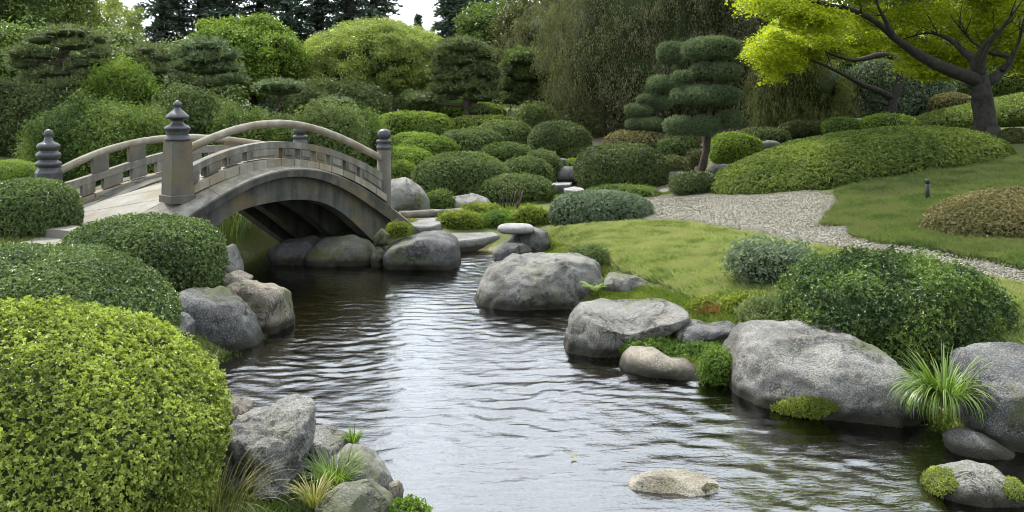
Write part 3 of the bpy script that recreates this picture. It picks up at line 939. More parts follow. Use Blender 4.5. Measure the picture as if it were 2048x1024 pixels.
def slab(name, pts, z, th, mat, label, cat="stone slab"):
    P = np.array([Wz(a, b, z) for a, b in pts])
    n = len(P)
    # densify and roughen the rim
    Q = np.concatenate([P[i] + (P[(i + 1) % n] - P[i]) * np.linspace(0, 1, 8, endpoint=False)[:, None] for i in range(n)])
    Q = Q + np.stack([.03 * fbm(Q * 4, 2), .03 * fbm(Q * 4 + 9, 2), 0 * Q[:, 0]], 1)
    m = len(Q)
    c = Q.mean(0)
    inner = c + (Q - c) * .97
    g = Geo()
    low = Q - np.array([0, 0, .025])
    V = np.concatenate([inner, low, low - np.array([0, 0, th]), c[None]])
    i = np.arange(m)
    j = (i + 1) % m
    g.add(V, np.concatenate([np.stack([i, j, m + j, m + i], 1), np.stack([m + i, m + j, 2 * m + j, 2 * m + i], 1)]), 0, False)
    g.add(V, np.stack([i, 0 * i + 3 * m, j], 1)[:, ::-1], 0, False)
    return tag(g.build(name, M[mat]), label, cat)


slab("stepping_stone", [(866, 463), (905, 457), (985, 462), (1003, 470), (965, 477), (912, 483), (882, 473)], .19, .2, 'r_palewet', "pale flat slab at the water between the block boulder and balanced stones")
slab("stepping_stone", [(790, 436), (880, 435), (884, 446), (862, 454), (800, 452)], .36, .2, 'r_palewet', "pale flat slab at the right landing of the bridge")
slab("stepping_stone", [(40, 486), (75, 474), (150, 470), (160, 484), (120, 494)], .80, .1, 'b_deck', "pale paving slab between the two bushes left of the bridge")
slab("stepping_stone", [(1096, 366), (1130, 363), (1145, 364), (1140, 369), (1100, 370)], .04, .15, 'r_pale', "thin pale slab lying in the far pond, left of two")
slab("stepping_stone", [(1126, 376), (1150, 373), (1180, 378), (1176, 383), (1130, 380)], .04, .15, 'r_pale', "thin pale slab lying in the far pond, right of two")
g = Geo()
a, b = Wz(800, 430, .42), Wz(925, 424, .40)
g.tube(np.linspace(a, b, 12), .075, 10, 0, .12, 3)
tag(g.build("stone_beam", M['r_tan']), "long reddish grey stone beam lying behind the bridge landing", "stone beam")

# ================================================================== BRIDGE
P0, P1 = W(355, 0, 12.0)[:2], W(768, 0, 15.0)[:2]
L0 = np.array([(97 - 1024) / F * 13.1, 13.1])
tdir = nrm(L0 - P0)
L1 = P1 + tdir * 1.75
nN = nrm(np.array([(P1 - P0)[1], -(P1 - P0)[0]]))        # outward normal of the near side (towards the viewer)
nL = -nrm(np.array([(L1 - L0)[1], -(L1 - L0)[0]]))


def trace(pts, A, B, n, off, deg=4):
    A, B = A + n * off, B + n * off
    S, Z = [], []
    for px, py in pts:
        k = (px - 1024) / F
        e = B - A
        s = (k * A[1] - A[0]) / (e[0] - k * e[1])
        y = A[1] + s * e[1]
        S.append(s)
        Z.append(H - (py - HZ) / F * y)
    c = np.polyfit(S, Z, min(deg, len(S) - 1))
    s0, s1 = min(S), max(S)
    dp = np.polyder(c)

    def fn(s):
        s = np.asarray(s, float)
        q = np.clip(s, s0, s1)
        return np.polyval(c, q) + np.polyval(dp, q) * (s - q)
    fn.s0, fn.s1 = s0, s1
    return fn


def lineN(s, off):
    return (P0 + nN * off)[None] + np.asarray(s)[:, None] * (P1 - P0)[None]


def lineL(s, off):
    return (L0 + nL * off)[None] + np.asarray(s)[:, None] * (L1 - L0)[None]


def swept(g, s, inn, out, zti, zto, zbi, zbo, mat=0, smooth=False, tone=.5):
    """four-sided bar along the bridge: inner/outer plan lines, top and bottom heights on each"""
    s = np.asarray(s)
    n = len(s)
    V = np.concatenate([np.column_stack([inn, zti]), np.column_stack([out, zto]), np.column_stack([out, zbo]), np.column_stack([inn, zbi])])
    i = np.arange(n - 1)
    f = np.concatenate([np.stack([k * n + i, k * n + i + 1, ((k + 1) % 4) * n + i + 1, ((k + 1) % 4) * n + i], 1) for k in range(4)])
    ends = [[0, n, 2 * n, 3 * n], [n - 1, 4 * n - 1, 3 * n - 1, 2 * n - 1]]
    f = np.concatenate([f, ends])
    g.add(V, f, mat, smooth, np.full(len(f), tone))


hrN = trace([(373, 300), (430, 273), (496, 254), (546, 248), (596, 250), (645, 262), (695, 283), (750, 310)], P0, P1, nN, 0)
ptN = trace([(376, 337), (430, 310), (476, 295), (542, 285), (596, 285), (645, 291), (698, 313), (750, 337)], P0, P1, nN, .06)
pbN = trace([(380, 374), (430, 345), (479, 324), (546, 315), (596, 315), (645, 322), (698, 343), (753, 373)], P0, P1, nN, .10)
cbN = trace([(380, 387), (430, 364), (496, 340), (546, 330), (596, 330), (645, 335), (698, 353), (752, 384)], P0, P1, nN, .14)
loN = trace([(383, 428), (430, 397), (479, 369), (536, 348), (589, 340), (645, 341), (695, 358), (745, 389), (800, 429)], P0, P1, nN, .40)
lbN = trace([(396, 440), (433, 412), (496, 376), (546, 360), (596, 354), (645, 359), (695, 380), (745, 417), (795, 449)], P0, P1, nN, .40)
sfN = trace([(400, 500), (433, 452), (502, 417), (529, 406), (562, 401), (596, 400), (645, 405), (679, 423), (712, 448), (742, 478)], P0, P1, nN, .30, 5)
hrL = trace([(122, 340), (164, 320), (215, 302), (266, 286), (317, 277), (367, 275), (411, 278), (520, 288), (615, 300)], L0, L1, nL, 0)
ptL = trace([(126, 367), (202, 345), (268, 321), (329, 305), (420, 292), (520, 296), (615, 312)], L0, L1, nL, -.06)
pbL = trace([(140, 402), (192, 382), (243, 365), (294, 350), (329, 341), (420, 322), (520, 322), (615, 338)], L0, L1, nL, -.10)
cbL = trace([(152, 414), (167, 408), (218, 388), (268, 374), (329, 363), (420, 342), (520, 340), (615, 352)], L0, L1, nL, -.14)

bridge = empty("stone_bridge", (*(P0 + P1 + L0 + L1) / 4, .3), "arched grey stone footbridge with curved handrails and dark capped posts over the stream", "bridge")
sA = np.linspace(-.30, 1.16, 74)
# deck slabs with open joints
g = Geo()
edges = np.linspace(-.26, 1.12, 12)
for a, b in zip(edges[:-1], edges[1:]):
    s = np.linspace(a + .0015, b - .0015, 6)
    zt, zl = cbN(s) - .005, cbL(s) - .005
    swept(g, s, lineN(s, -.10), lineL(s, -.10), zt, zl, zt - .14, zl - .14, tone=rng.uniform(.2, .8))
g.build("deck", M['b_deck'], bridge)
# near ledge with its joints
g = Geo()
edges = np.concatenate([[-.16], np.linspace(.10, 1.12, 5)])
for a, b in zip(edges[:-1], edges[1:]):
    s = np.linspace(a + .001, b - .001, 20)
    swept(g, s, lineN(s, -.06), lineN(s, .40), cbN(s) + .004, loN(s), lbN(s) + .02, lbN(s), tone=rng.uniform(.3, .9))
g.build("ledge", M['b_stone'], bridge)
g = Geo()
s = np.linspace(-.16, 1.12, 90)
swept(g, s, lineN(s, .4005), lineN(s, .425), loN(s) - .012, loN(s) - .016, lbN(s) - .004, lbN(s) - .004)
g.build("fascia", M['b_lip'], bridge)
# arch ribs and soffit panels


def mid(s, f, off=0):
    return lineN(s, .30) * (1 - f) + lineL(s, .30) * f


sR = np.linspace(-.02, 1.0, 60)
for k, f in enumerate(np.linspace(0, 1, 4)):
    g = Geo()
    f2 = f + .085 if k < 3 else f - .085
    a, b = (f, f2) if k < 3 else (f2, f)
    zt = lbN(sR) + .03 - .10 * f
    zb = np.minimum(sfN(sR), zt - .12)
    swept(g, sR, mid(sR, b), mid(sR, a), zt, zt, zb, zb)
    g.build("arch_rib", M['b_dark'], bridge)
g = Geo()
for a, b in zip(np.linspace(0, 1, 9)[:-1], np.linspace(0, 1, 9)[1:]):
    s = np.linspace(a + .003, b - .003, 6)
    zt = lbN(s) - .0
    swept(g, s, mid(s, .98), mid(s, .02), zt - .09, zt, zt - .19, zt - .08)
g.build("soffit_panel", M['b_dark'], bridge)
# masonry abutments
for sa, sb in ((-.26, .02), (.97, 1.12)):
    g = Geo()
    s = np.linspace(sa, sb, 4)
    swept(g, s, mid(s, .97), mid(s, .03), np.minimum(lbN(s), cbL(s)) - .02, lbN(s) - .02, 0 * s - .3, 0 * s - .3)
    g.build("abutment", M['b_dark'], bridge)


def kerbs(line, pt, cb, sgn, holes, nm):
    g = Geo()
    ed = np.linspace(-.02 if sgn > 0 else -.04, .985, 17)
    for a, b in zip(ed[:-1], ed[1:]):
        s = np.linspace(a + .0012, b - .0012, 4)
        zk = cb(s) + .72 * (pt(s) - cb(s))
        swept(g, s, line(s, -.12), line(s, .135), zk, zk, cb(s) - .03, cb(s) - .03, tone=rng.uniform(.2, 1))
    g.build("kerb", M['b_rail'], bridge)


kerbs(lineN, pbN, cbN, 1, None, 'n')
kerbs(lineL, pbL, cbL, -1, None, 'l')


def parapet(line, top, bot, holes, s0, s1):
    g = Geo()
    cuts = [s0] + [x for h in holes for x in h] + [s1]
    h_ = lambda s: top(s) - bot(s)
    s = np.linspace(s0, s1, 60)
    swept(g, s, line(s, -.08), line(s, .07), top(s), top(s), top(s) - .42 * h_(s), top(s) - .42 * h_(s))
    for a, b in zip(cuts[0::2], cuts[1::2]):
        s = np.linspace(a, b, 8)
        swept(g, s, line(s, -.074), line(s, .062), top(s) - .41 * h_(s), top(s) - .41 * h_(s), bot(s) - .012, bot(s) - .012, tone=rng.uniform(.1, .8))
        m_ = (b - a) * .14
        s = np.linspace(a + m_, b - m_, 6)
        swept(g, s, line(s, .05), line(s, .078), top(s) - .47 * h_(s), top(s) - .50 * h_(s), top(s) - .93 * h_(s), top(s) - .90 * h_(s), tone=rng.uniform(.1, .8))
    return g.build("parapet", M['b_stone'], bridge)


def s_of(px, A, B):
    k = (px - 1024) / F
    e = B - A
    return (k * A[1] - A[0]) / (e[0] - k * e[1])


hN = [(s_of(a, P0, P1), s_of(b, P0, P1)) for a, b in [(394, 408), (437, 449), (478, 489), (552, 560), (584, 595), (616, 627), (647, 655), (680, 687), (709, 715)]]
parapet(lineN, ptN, pbN, hN, .03, .985)
hL = [(s_of(a, L0, L1), s_of(b, L0, L1)) for a, b in [(150, 162), (188, 205), (243, 262), (291, 311), (350, 365), (400, 412), (450, 460), (500, 510), (550, 560)]]
parapet(lineL, ptL, pbL, hL, .01, .985)
# the balustrade blocks that carry the left handrail
for px in (200, 273, 395, 462, 545):
    c = s_of(px, L0, L1)
    hw = s_of(px + 16, L0, L1) - c
    s = np.linspace(c - hw, c + hw, 3)
    g = Geo()
    swept(g, s, lineL(s, -.055), lineL(s, .055), hrL(s) - .03, hrL(s) - .03, ptL(s) + .003, ptL(s) + .003)
    g.build("rail_block", M['b_post'], bridge)
for line, hr, s0, s1 in ((lineN, hrN, .0, 1.0), (lineL, hrL, .0, 1.0)):
    g = Geo()
    s = np.linspace(s0, s1, 60)
    g.tube(np.column_stack([line(s, 0), hr(s)]), .058, 14, 0, .05, 2)
    g.build("handrail", M['b_rail'], bridge)


def post(xy, zb, zt, half, kind, label=None):
    """a bridge post: shaft and its cap"""
    g = Geo()
    if kind == 'square':
        rot = math.atan2(*(P1 - P0)[::-1]) - .12
        seg, sm = 4, False
        r0 = half * 1.414
        prof = [(0, zb), (r0 * 1.2, zb), (r0 * 1.2, zb + .10), (r0 * 1.16, zb + .105), (r0 * 1.05, zb + .11), (r0 * 1.02, zb + .4), (r0 * .93, zt), (0, zt)]
        g.lathe((0, 0, 0), prof, 4, 0, False)
        for v in g.v:
            c, s_ = math.cos(rot), math.sin(rot)
            v[:, :2] = np.column_stack([v[:, 0] * c - v[:, 1] * s_, v[:, 0] * s_ + v[:, 1] * c]) + xy
        mat = M['b_post']
    elif kind == 'octagon':
        prof = [(0, zb), (half * 1.12, zb), (half * 1.12, zt - .06), (half * .9, zt), (0, zt)]
        g.lathe((*xy, 0), prof, 8, 0, False)
        mat = M['metal']
    else:
        prof = [(0, zb), (half * 1.05, zb), (half, zb + .3), (half, zt), (0, zt)]
        g.lathe((*xy, 0), prof, 20, 0, True)
        mat = M['b_post']
    sh = g.build("post", mat, bridge)
    g = Geo()
    h = half
    if kind == 'square':
        prof = [(1.02, 0), (1.12, .012), (1.12, .03), (.98, .05), (.96, .09), (1.02, .12), (1.02, .135), (1.12, .15), (1.16, .165), (1.14, .18), (.98, .20), (.62, .225), (.55, .25), (.55, .275), (.62, .285), (1.0, .30), (1.04, .315), (1.0, .33), (.86, .355), (.6, .39), (.36, .42), (.28, .435), (.27, .45), (.36, .465), (.39, .485), (.34, .505), (.2, .525), (.1, .54), (0, .548)]
        sc_ = 1.0
    elif kind == 'octagon':
        prof = [(.85, 0), (.80, .015), (.92, .03), (1.06, .055), (1.08, .08), (1.0, .105), (.80, .125), (.78, .145), (.92, .16), (1.02, .19), (1.04, .22), (.96, .25), (.76, .27), (.72, .29), (.88, .31), (.96, .34), (.94, .375), (.78, .405), (.46, .43), (.36, .46), (.34, .49), (.30, .50), (.38, .53), (.39, .56), (.34, .60), (.2, .625), (0, .635)]
        sc_ = .90
    else:
        prof = [(1.08, 0), (1.12, .015), (1.12, .05), (1.02, .06), (1.02, .12), (1.14, .13), (1.14, .165), (.9, .18), (.62, .195), (.62, .20), (.85, .215), (.98, .25), (1.0, .285), (.92, .33), (.7, .365), (.35, .385), (0, .392)]
        sc_ = .86
    g.lathe((*xy, zt + .002), [(a * h, b * sc_) for a, b in prof], 24, 0, True)
    g.build("cap", M['metal'], sh)
    return sh


post(P0 + 0, float(H - 205 / F * 12), float(H - 82 / F * 12), .145, 'square')
post(L0, .70, float(H - 137 / F * 13.1), .165, 'octagon')
post(P1, .35, float(H - 98 / F * 15), .115, 'round')
post(L1, .40, float(H - 88 / F * 15.8), .115, 'round')
# stone steps at the left landing
g = Geo()
s = np.linspace(-.36, -.262, 3)
swept(g, s, lineN(s, -.12), lineL(s, -.12), cbN(s) * 0 + .90, cbL(s) * 0 + .90, 0 * s + .5, 0 * s + .5)
tag(g.build("stone_step", M['b_deck']), "pale stone step below the left end of the bridge deck", "step")

print("bridge done")

# ================================================================== SHRUBS
def px_shrub(x0, x1, y0, y1, mat, label, ratio=.8, top=2.2, bot=3.0, D=None, poly=None, **kw):
    h = ground_hit((x0 + x1) / 2, y1)
    D0 = h[1] if D is None else D
    rx = (x1 - x0) / 2 / F * D0
    dep = ratio * rx
    Dc = D0 + dep * .75 if D is None else D
    ls = kw.pop('ls', max(.022, .0019 * Dc))
    kw.setdefault('L', ls)
    kw.setdefault('Wd', ls * .6)
    return shrub(poly or oval(x0, x1, y0, y1, top, bot), Dc, dep, mat, label, **kw)


SH = "clipped shrubs"
# foreground left
shrub([(-160, 660), (-60, 628), (40, 622), (150, 638), (250, 676), (330, 728), (390, 780), (422, 835), (428, 890), (408, 950), (385, 1060), (270, 1200), (-100, 1200), (-200, 900)], 4.7, .95, 'yellow', "big yellow green clipped bush in the lower left foreground", .0185, .0115, 5.5, 2.2, .045, 2.4, .018, 7, seed=1, fuzz=.04, up=1.0, tn=(6, .4), back=.06)
shrub([(-160, 532), (-60, 506), (60, 500), (160, 509), (235, 536), (300, 580), (333, 618), (335, 660), (300, 720), (-100, 740)], 7.4, .95, 'box', "wide dark green clipped bush just behind the yellow green one", .022, .013, 2.6, 2.4, .03, 2.0, .035, 5, seed=2, fuzz=.03)
shrub([(146, 476), (175, 452), (230, 437), (320, 435), (395, 451), (432, 480), (442, 520), (436, 560), (420, 590), (330, 610), (240, 600), (150, 560), (138, 510)], 10.0, .75, 'box', "rounded green clipped bush in front of the bridge's left end", .026, .015, 2.6, 2.6, .03, 2.0, .035, 5, seed=3, fuzz=.03)
shrub(oval(-35, 152, 358, 500, 2.4, 2.8), 11.6, .6, 'box', "round dark green ball bush at the left edge below the ringed post", .026, .015, 2.6, 2.3, .02, 2.0, .03, 5, seed=4)
px_shrub(-40, 78, 320, 380, 'lime', "bright yellow green bush at the left edge behind the ringed post", D=15, seed=5)
# right bank
shrub([(1582, 600), (1602, 560), (1655, 532), (1720, 518), (1810, 518), (1890, 535), (1955, 564), (1998, 600), (2006, 645), (1995, 700), (1940, 735), (1850, 745), (1760, 730), (1650, 690), (1570, 660)], 8.5, .85, 'darkbox', "large dense green bush above the huge humped boulder", .026, .0145, 3.0, 2.4, .12, 2.6, .045, 6, seed=6, fuzz=.08, tn=(3.2, .65))
shrub([(1456, 510), (1480, 490), (1540, 485), (1600, 495), (1625, 510), (1610, 540), (1570, 570), (1500, 572), (1462, 545)], 10.2, .32, 'grey', "small open grey green bush on the lawn beside the large green one", .03, .013, 2.2, 2.4, .14, 2.6, .06, 5, seed=7, fuzz=.12)
shrub(oval(1098, 1305, 384, 462, 2.4, 2.8), 15.9, .55, 'grey', "low silvery green clipped bush between the lawn and the gravel", .032, .018, 2.8, 2.6, .03, 2.0, .04, 4, seed=8)
shrub([(1412, 380), (1440, 352), (1500, 325), (1600, 288), (1700, 267), (1800, 257), (1900, 256), (1970, 270), (2002, 300), (2000, 345), (1900, 375), (1750, 398), (1600, 405), (1450, 404)], 18.6, 2.2, 'hedge', "long sloping bright green hedge mound below the maples", .045, .026, 2.6, 2.3, .02, 2.0, .05, 4, seed=9, tn=(1.2, .3), name="hedge_mound", cat="hedge")
BD = ground_hit(1950, 488)[1] + .75
print('brown', BD)
shrub([(1850, 470), (1870, 430), (1930, 400), (2010, 382), (2100, 376), (2200, 400), (2240, 450), (2200, 505), (2000, 510), (1880, 500)], BD, 1.0, 'brown', "russet brown low mound shrub at the right edge on the grass", .03, .016, 2.6, 2.3, .03, 2, .04, 4, seed=10)
# middle azaleas
mids = [
    (831, 1017, 308, 404, 'azalea', "broad domed green shrub behind the two grey boulders", .8),
    (957, 1107, 352, 408, 'azalea', "oval green shrub on bare crooked stems near the water", .7),
    (998, 1102, 317, 380, 'azalea', "dark green dome shrub between the stemmed oval shrub and the far pond", .8),
    (963, 1064, 288, 330, 'mid', "small fresh green dome shrub in the middle of the planting", .8),
    (1045, 1122, 302, 366, 'azalea', "dark rounded shrub at the left bank of the far pond", .8),
    (876, 1006, 259, 318, 'azalea', "wide grey green dome shrub near the dark trunked pine", .8),
    (952, 1064, 243, 300, 'azalea', "high dome shrub right of the dark pine trunk", .8),
    (1060, 1178, 246, 318, 'deep', "large dark green dome shrub left of the weeping tree", .8),
    (798, 917, 275, 324, 'lime', "yellow green sloping dome shrub left of the wide grey green one", .8),
    (784, 880, 267, 300, 'lime', "small yellow green shrub peeping over the sloping dome", .8),
    (735, 866, 296, 352, 'lime', "yellow green mound shrub behind the ball topped post", .8),
    (745, 836, 323, 384, 'lime', "bright green shrub directly above the big smooth boulder", .8),
    (853, 908, 381, 424, 'mid', "small green ball shrub between the two grey boulders", .8),
    (750, 905, 225, 275, 'lime', "long yellow topped clipped hedge under the broad yellow green tree", .6),
    (830, 1010, 205, 244, 'lime', "dense light green thicket far behind the dark pine trunk", .5),
    (900, 1038, 233, 262, 'yellow', "yellow green hedge behind the dark pine trunk", .5),
    (815, 897, 246, 276, 'mid', "flat green shrub in front of the yellow topped hedge", .7),
    (766, 795, 272, 304, 'mid', "tiny green shrub left of the small yellow green one", .8),
    (1120, 1194, 294, 324, 'deep', "flat dark shrub below the large dark dome", .7),
    (1130, 1168, 319, 340, 'lime', "tiny yellow green shrub among the pond stones", .8),
    (1153, 1336, 290, 384, 'deep', "broad dark mound shrub under the shorter cloud pine", .8),
    (1186, 1310, 331, 384, 'mid', "fresh green dome shrub in front of the broad dark mound", .8),
    (1172, 1318, 373, 402, 'mid', "low creeping green shrub between the dome and the silvery bush", .5),
    (1320, 1374, 312, 366, 'olive', "brownish olive shrub between the two cloud pines", .8),
    (1314, 1392, 275, 314, 'azalea', "oval green shrub behind the trunk of the taller cloud pine", .8),
    (1420, 1522, 268, 332, 'lime', "yellow green ball bush right of the taller cloud pine", .85),
    (1372, 1412, 300, 345, 'olive', "small olive shrub beside the taller cloud pine's trunk", .8),
    (1340, 1440, 346, 390, 'deep', "dark creeping shrub at the foot of the taller cloud pine", .7),
    (1646, 1724, 237, 274, 'mid', "green dome shrub on the slope left of the slender maple", .8),
    (1724, 1830, 230, 268, 'lime', "bright low shrub around the foot of the slender maple", .8),
    (1470, 1580, 258, 294, 'deep', "dark low shrub in the shade right of the yellow green ball bush", .7),
    (1560, 1670, 244, 274, 'olive', "olive shrub in the shade under the lighter willow", .7),
    (1210, 1330, 262, 318, 'brown', "reddish brown loose shrub behind the broad dark mound", .7),
    (1330, 1400, 262, 300, 'brown', "orange tinged shrub between the cloud pines at the back", .7),
]
for i, (x0, x1, y0, y1, mt, lab, ra) in enumerate(mids):
    px_shrub(x0, x1, y0, y1, mt, lab, ra, 2.3, 2.8, sprig=4, seed=20 + i, cover=2.6, lump=.06, lf=2.0, jit=.035, fuzz=.05, tn=(1.5, .35))
# bare stems of the oval shrub
h = ground_hit(1020, 418)
g = Geo()
for k in range(7):
    a = rng.uniform(-.25, .25)
    b0 = np.array([h[0] + a * .5, h[1] + .15 + rng.uniform(-.1, .1), h[2] - .03])
    top = b0 + np.array([a * .7, rng.uniform(-.1, .15), .40])
    mid_ = (b0 + top) / 2 + rng.normal(size=3) * .03
    g.tube(np.array([b0, (b0 + mid_) / 2, mid_, (mid_ + top) / 2, top]), [.022, .012], 6)
st = g.build("stem", M['barkp'])
for o in list(sc.objects):
    if o.get('label', '').startswith("oval green shrub on bare"):
        st.parent = o

# hedge bank and shrubs on the right behind the maples
shrub([(1795, 262), (1830, 240), (1900, 222), (1990, 200), (2100, 180), (2250, 180), (2250, 262)], 29, 1.8, 'hedge', "long bright green hedge bank behind the thick maple trunk", .06, .035, 2.3, 2.4, .04, 2, .06, 4, seed=60, name="hedge_bank", cat="hedge")
px_shrub(1700, 1895, 108, 252, 'grey', "tall silvery green shrub between the two maples", D=33, ratio=.8, sprig=4, lump=.09, lf=2, seed=61, fuzz=.15, jit=.1)
px_shrub(1860, 1945, 186, 232, 'brown', "orange tinted small shrub left of the thick maple trunk", D=31, ratio=.8, sprig=4, seed=62)
px_shrub(1890, 1985, 150, 215, 'deep', "dark clipped shrub behind the small roof", D=36, sprig=4, seed=63)
px_shrub(1960, 2140, 95, 215, 'mid', "tall green shrub at the right edge behind the hedge bank", D=34, sprig=4, lump=.1, seed=64)
px_shrub(1985, 2090, 258, 318, 'olive', "low brownish shrub right of the thick maple trunk", D=19.5, sprig=4, seed=65, ratio=.6)

# left backdrop shrubs behind the bridge
for i, (x0, x1, y0, y1, mt, lab, D) in enumerate([
    (-40, 130, 165, 380, 'deep', "tall dark green shrub at the left edge behind the ringed post", 24),
    (70, 340, 215, 400, 'mid', "broad fresh green shrub behind the left bridge rail", 21),
    (170, 305, 125, 300, 'lime', "yellow green shrub rising beside the left pine", 25),
    (290, 470, 185, 380, 'azalea', "dark green shrub behind the pagoda capped post", 23),
    (430, 545, 222, 360, 'mid', "leafy green shrub behind the top of the bridge", 22),
    (500, 640, 238, 360, 'azalea', "grey green shrub under the umbrella shaped tree", 23),
    (600, 720, 210, 350, 'azalea', "soft grey green shrub behind the middle of the bridge rail", 22),
    (660, 770, 225, 350, 'mid', "green shrub behind the right part of the bridge rail", 23),
    (560, 780, 168, 262, 'deep', "dark green thicket under the broad yellow green tree", 42),
    (800, 880, 184, 235, 'azalea', "grey green thicket left of the dark pine", 43),
    (1036, 1115, 212, 275, 'azalea', "soft feathery green shrub left of the weeping tree", 38),
    (1120, 1200, 215, 300, 'olive', "light twiggy shrub in front of the weeping tree", 36),
    (440, 500, 420, 500, 'mid', "leafy waterside plant seen under the arch", 19.5),
]):
    px_shrub(x0, x1, y0, y1, mt, lab, D=D, ratio=.7, sprig=4, seed=80 + i, lump=.22, lf=3.0, jit=.12, fuzz=.28, cover=3.0, ls=.0018 * D, tn=(1.0, .5), group=None)
print("shrubs done")


# ================================================================== TREES
def limb(g, pts, r0, r1, seg=8, n=14, wob=.12, seed=0):
    pts = np.asarray(pts, float)
    t = np.linspace(0, 1, len(pts))
    u = np.linspace(0, 1, n)
    # smooth through the points
    P = np.stack([np.interp(u, t, pts[:, k]) for k in range(3)], 1)
    for _ in range(2):
        P[1:-1] = .25 * P[:-2] + .5 * P[1:-1] + .25 * P[2:]
    g.tube(P, [r0, r0 + (r1 - r0) * .6, r1], seg, 0, wob, seed)
    return P


def clump_leaves(g, C, R, n, L, Wd, droop=0, up=.6, flat=1.0, tn=None):
    """n leaves on each clump centre"""
    k = len(C)
    d = nrm(rng.normal(size=(k * n, 3)) * np.array([1, 1, 1]))
    d[:, 2] = np.where((d[:, 2] < -.3) & (rng.uniform(size=len(d)) < .6), -d[:, 2], d[:, 2])
    Cc, Rr = np.repeat(C, n, 0), np.repeat(R, n)[:, None]
    P = Cc + d * Rr * rng.uniform(.45, 1.05, (k * n, 1)) * np.array([1, 1, flat])
    base = np.repeat(np.clip(rng.normal(.5, .18, k), 0, 1), n)
    leaves(g, P, nrm(d + np.array([0, 0, .4])), L, Wd, up, 1.0, 0, base + rng.normal(size=len(P)) * .22, droop=droop)


def crown_tree(name, label, cat, poly, D, depth, mat, trunk_px=None, base_py=None, nc=160, n=120, cr=.5, L=.1, Wd=.06, core=.72, tr=.16, seed=0, flat=.8, group=None, lump=.14, box=2.2, branches=8, bark='bark'):
    b = Blob(poly, D, depth, box, 0, seed, lump, 1.8)
    cx = b.c[0] if trunk_px is None else (trunk_px - 1024) / F * D
    base = np.array([cx, D, gz(cx, D) - .1])
    root = empty(name, base, label, cat, group)
    g = Geo()
    c = b.c
    limb(g, [base, base + (c - base) * .4 + rng.normal(size=3) * .05 * np.linalg.norm(c - base), c], tr, tr * .5, 10, seed=seed)
    for k in range(branches):
        d = nrm(rng.normal(size=(1, 3)) + np.array([0, -.2, .3]))
        e = b.pos(d)[0]
        s = base + (c - base) * rng.uniform(.35, .9)
        limb(g, [s, (s + e) / 2 + rng.normal(size=3) * .1 + np.array([0, 0, .1]), c + (e - c) * .85], tr * .4, tr * .08, 6, 8, seed=k)
    g.build("trunk", M[bark], root)
    g = Geo()
    P, N, area = b.sample(nc, .45, False)
    C = c + (P - c) * rng.uniform(.84, 1.0, (nc, 1))
    clump_leaves(g, C, cr * rng.uniform(.6, 1.25, nc), n, L, Wd, flat=flat)
    if core:
        blob_core(g, b, core)
    g.build("crown", [M[mat], M['core']], root)
    return root


def pine_tuft_pad(g, c, r, n, L, Wd, mat=0):
    """a pad of upward fanned needles on an ellipsoid c, r"""
    d = nrm(rng.normal(size=(n, 3)))
    d[:, 2] = np.where(d[:, 2] < -.35, -d[:, 2], d[:, 2])
    lump = 1 + .18 * fbm(d * 2.5 + c * 3, 3)
    m = 9
    k_ = max(n // m, 8)
    d, lump = d[:k_], lump[:k_]
    P = c + d * r * (lump * rng.uniform(.8, 1.0, k_))[:, None]
    T = nrm(d * np.array([1, 1, .8]) + np.array([0, 0, .5]) + .25 * rng.normal(size=(k_, 3)))
    A = nrm(np.repeat(T, m, 0) + .55 * rng.normal(size=(k_ * m, 3)))
    tt = np.clip(np.repeat(rng.uniform(0, 1, k_), m) + .15 * rng.normal(size=k_ * m), 0, 1)
    needles(g, np.repeat(P, m, 0) + .02 * rng.normal(size=(k_ * m, 3)), A, L, Wd, mat, tt)
    v, f = ico(3)
    k = 1 + .18 * fbm(v * 2.5 + c * 3, 3)
    g.add(c + v * r * k[:, None] * .74, f, 1, True)


def pad_pine(name, label, trunk, pads, D, mat='pine', tr=.09, n=2600, L=.12, Wd=.014, cat="pine tree", seed=0, dens=None):
    """trunk: pixel polyline from base up; pads: (cx, cy, rx, ry) in photo pixels, [dD]"""
    T = np.array([W(a, b, D) for a, b in trunk])
    T[0, 2] = min(gz(T[0, 0], T[0, 1]) - .08, T[0, 2])
    root = empty(name, T[0], label, cat)
    g = Geo()
    Pl = limb(g, T, tr, tr * .35, 10, 24, .15, seed)
    cs = []
    for p in pads:
        cx, cy, rx, ry = p[:4]
        dD = p[4] if len(p) > 4 else rng.uniform(-.4, .4) * rx / F * D
        c = W(cx, cy, D + dD)
        r = np.array([rx / F * D, rx / F * D * .8, ry / F * D])
        cs.append((c, r))
        k = np.argmin(np.abs(Pl[:, 2] - (c[2] - r[2] * 1.2)) + .2 * np.abs(Pl[:, 0] - c[0]))
        s = Pl[k]
        limb(g, [s, (s + c) / 2 + np.array([0, 0, -.25 * r[2]]), c - np.array([0, 0, r[2] * .4])], tr * .45, tr * .15, 7, 9, .12, seed)
    g.build("trunk", M['barkp'], root)
    for c, r in cs:
        g = Geo()
        pine_tuft_pad(g, c, r, int(n * max(.35, r[0] * r[2] / .12)) if dens is None else int(dens * r[0] * r[2]), L, Wd)
        g.build("foliage_pad", [M[mat], M['core']], root)
    return root


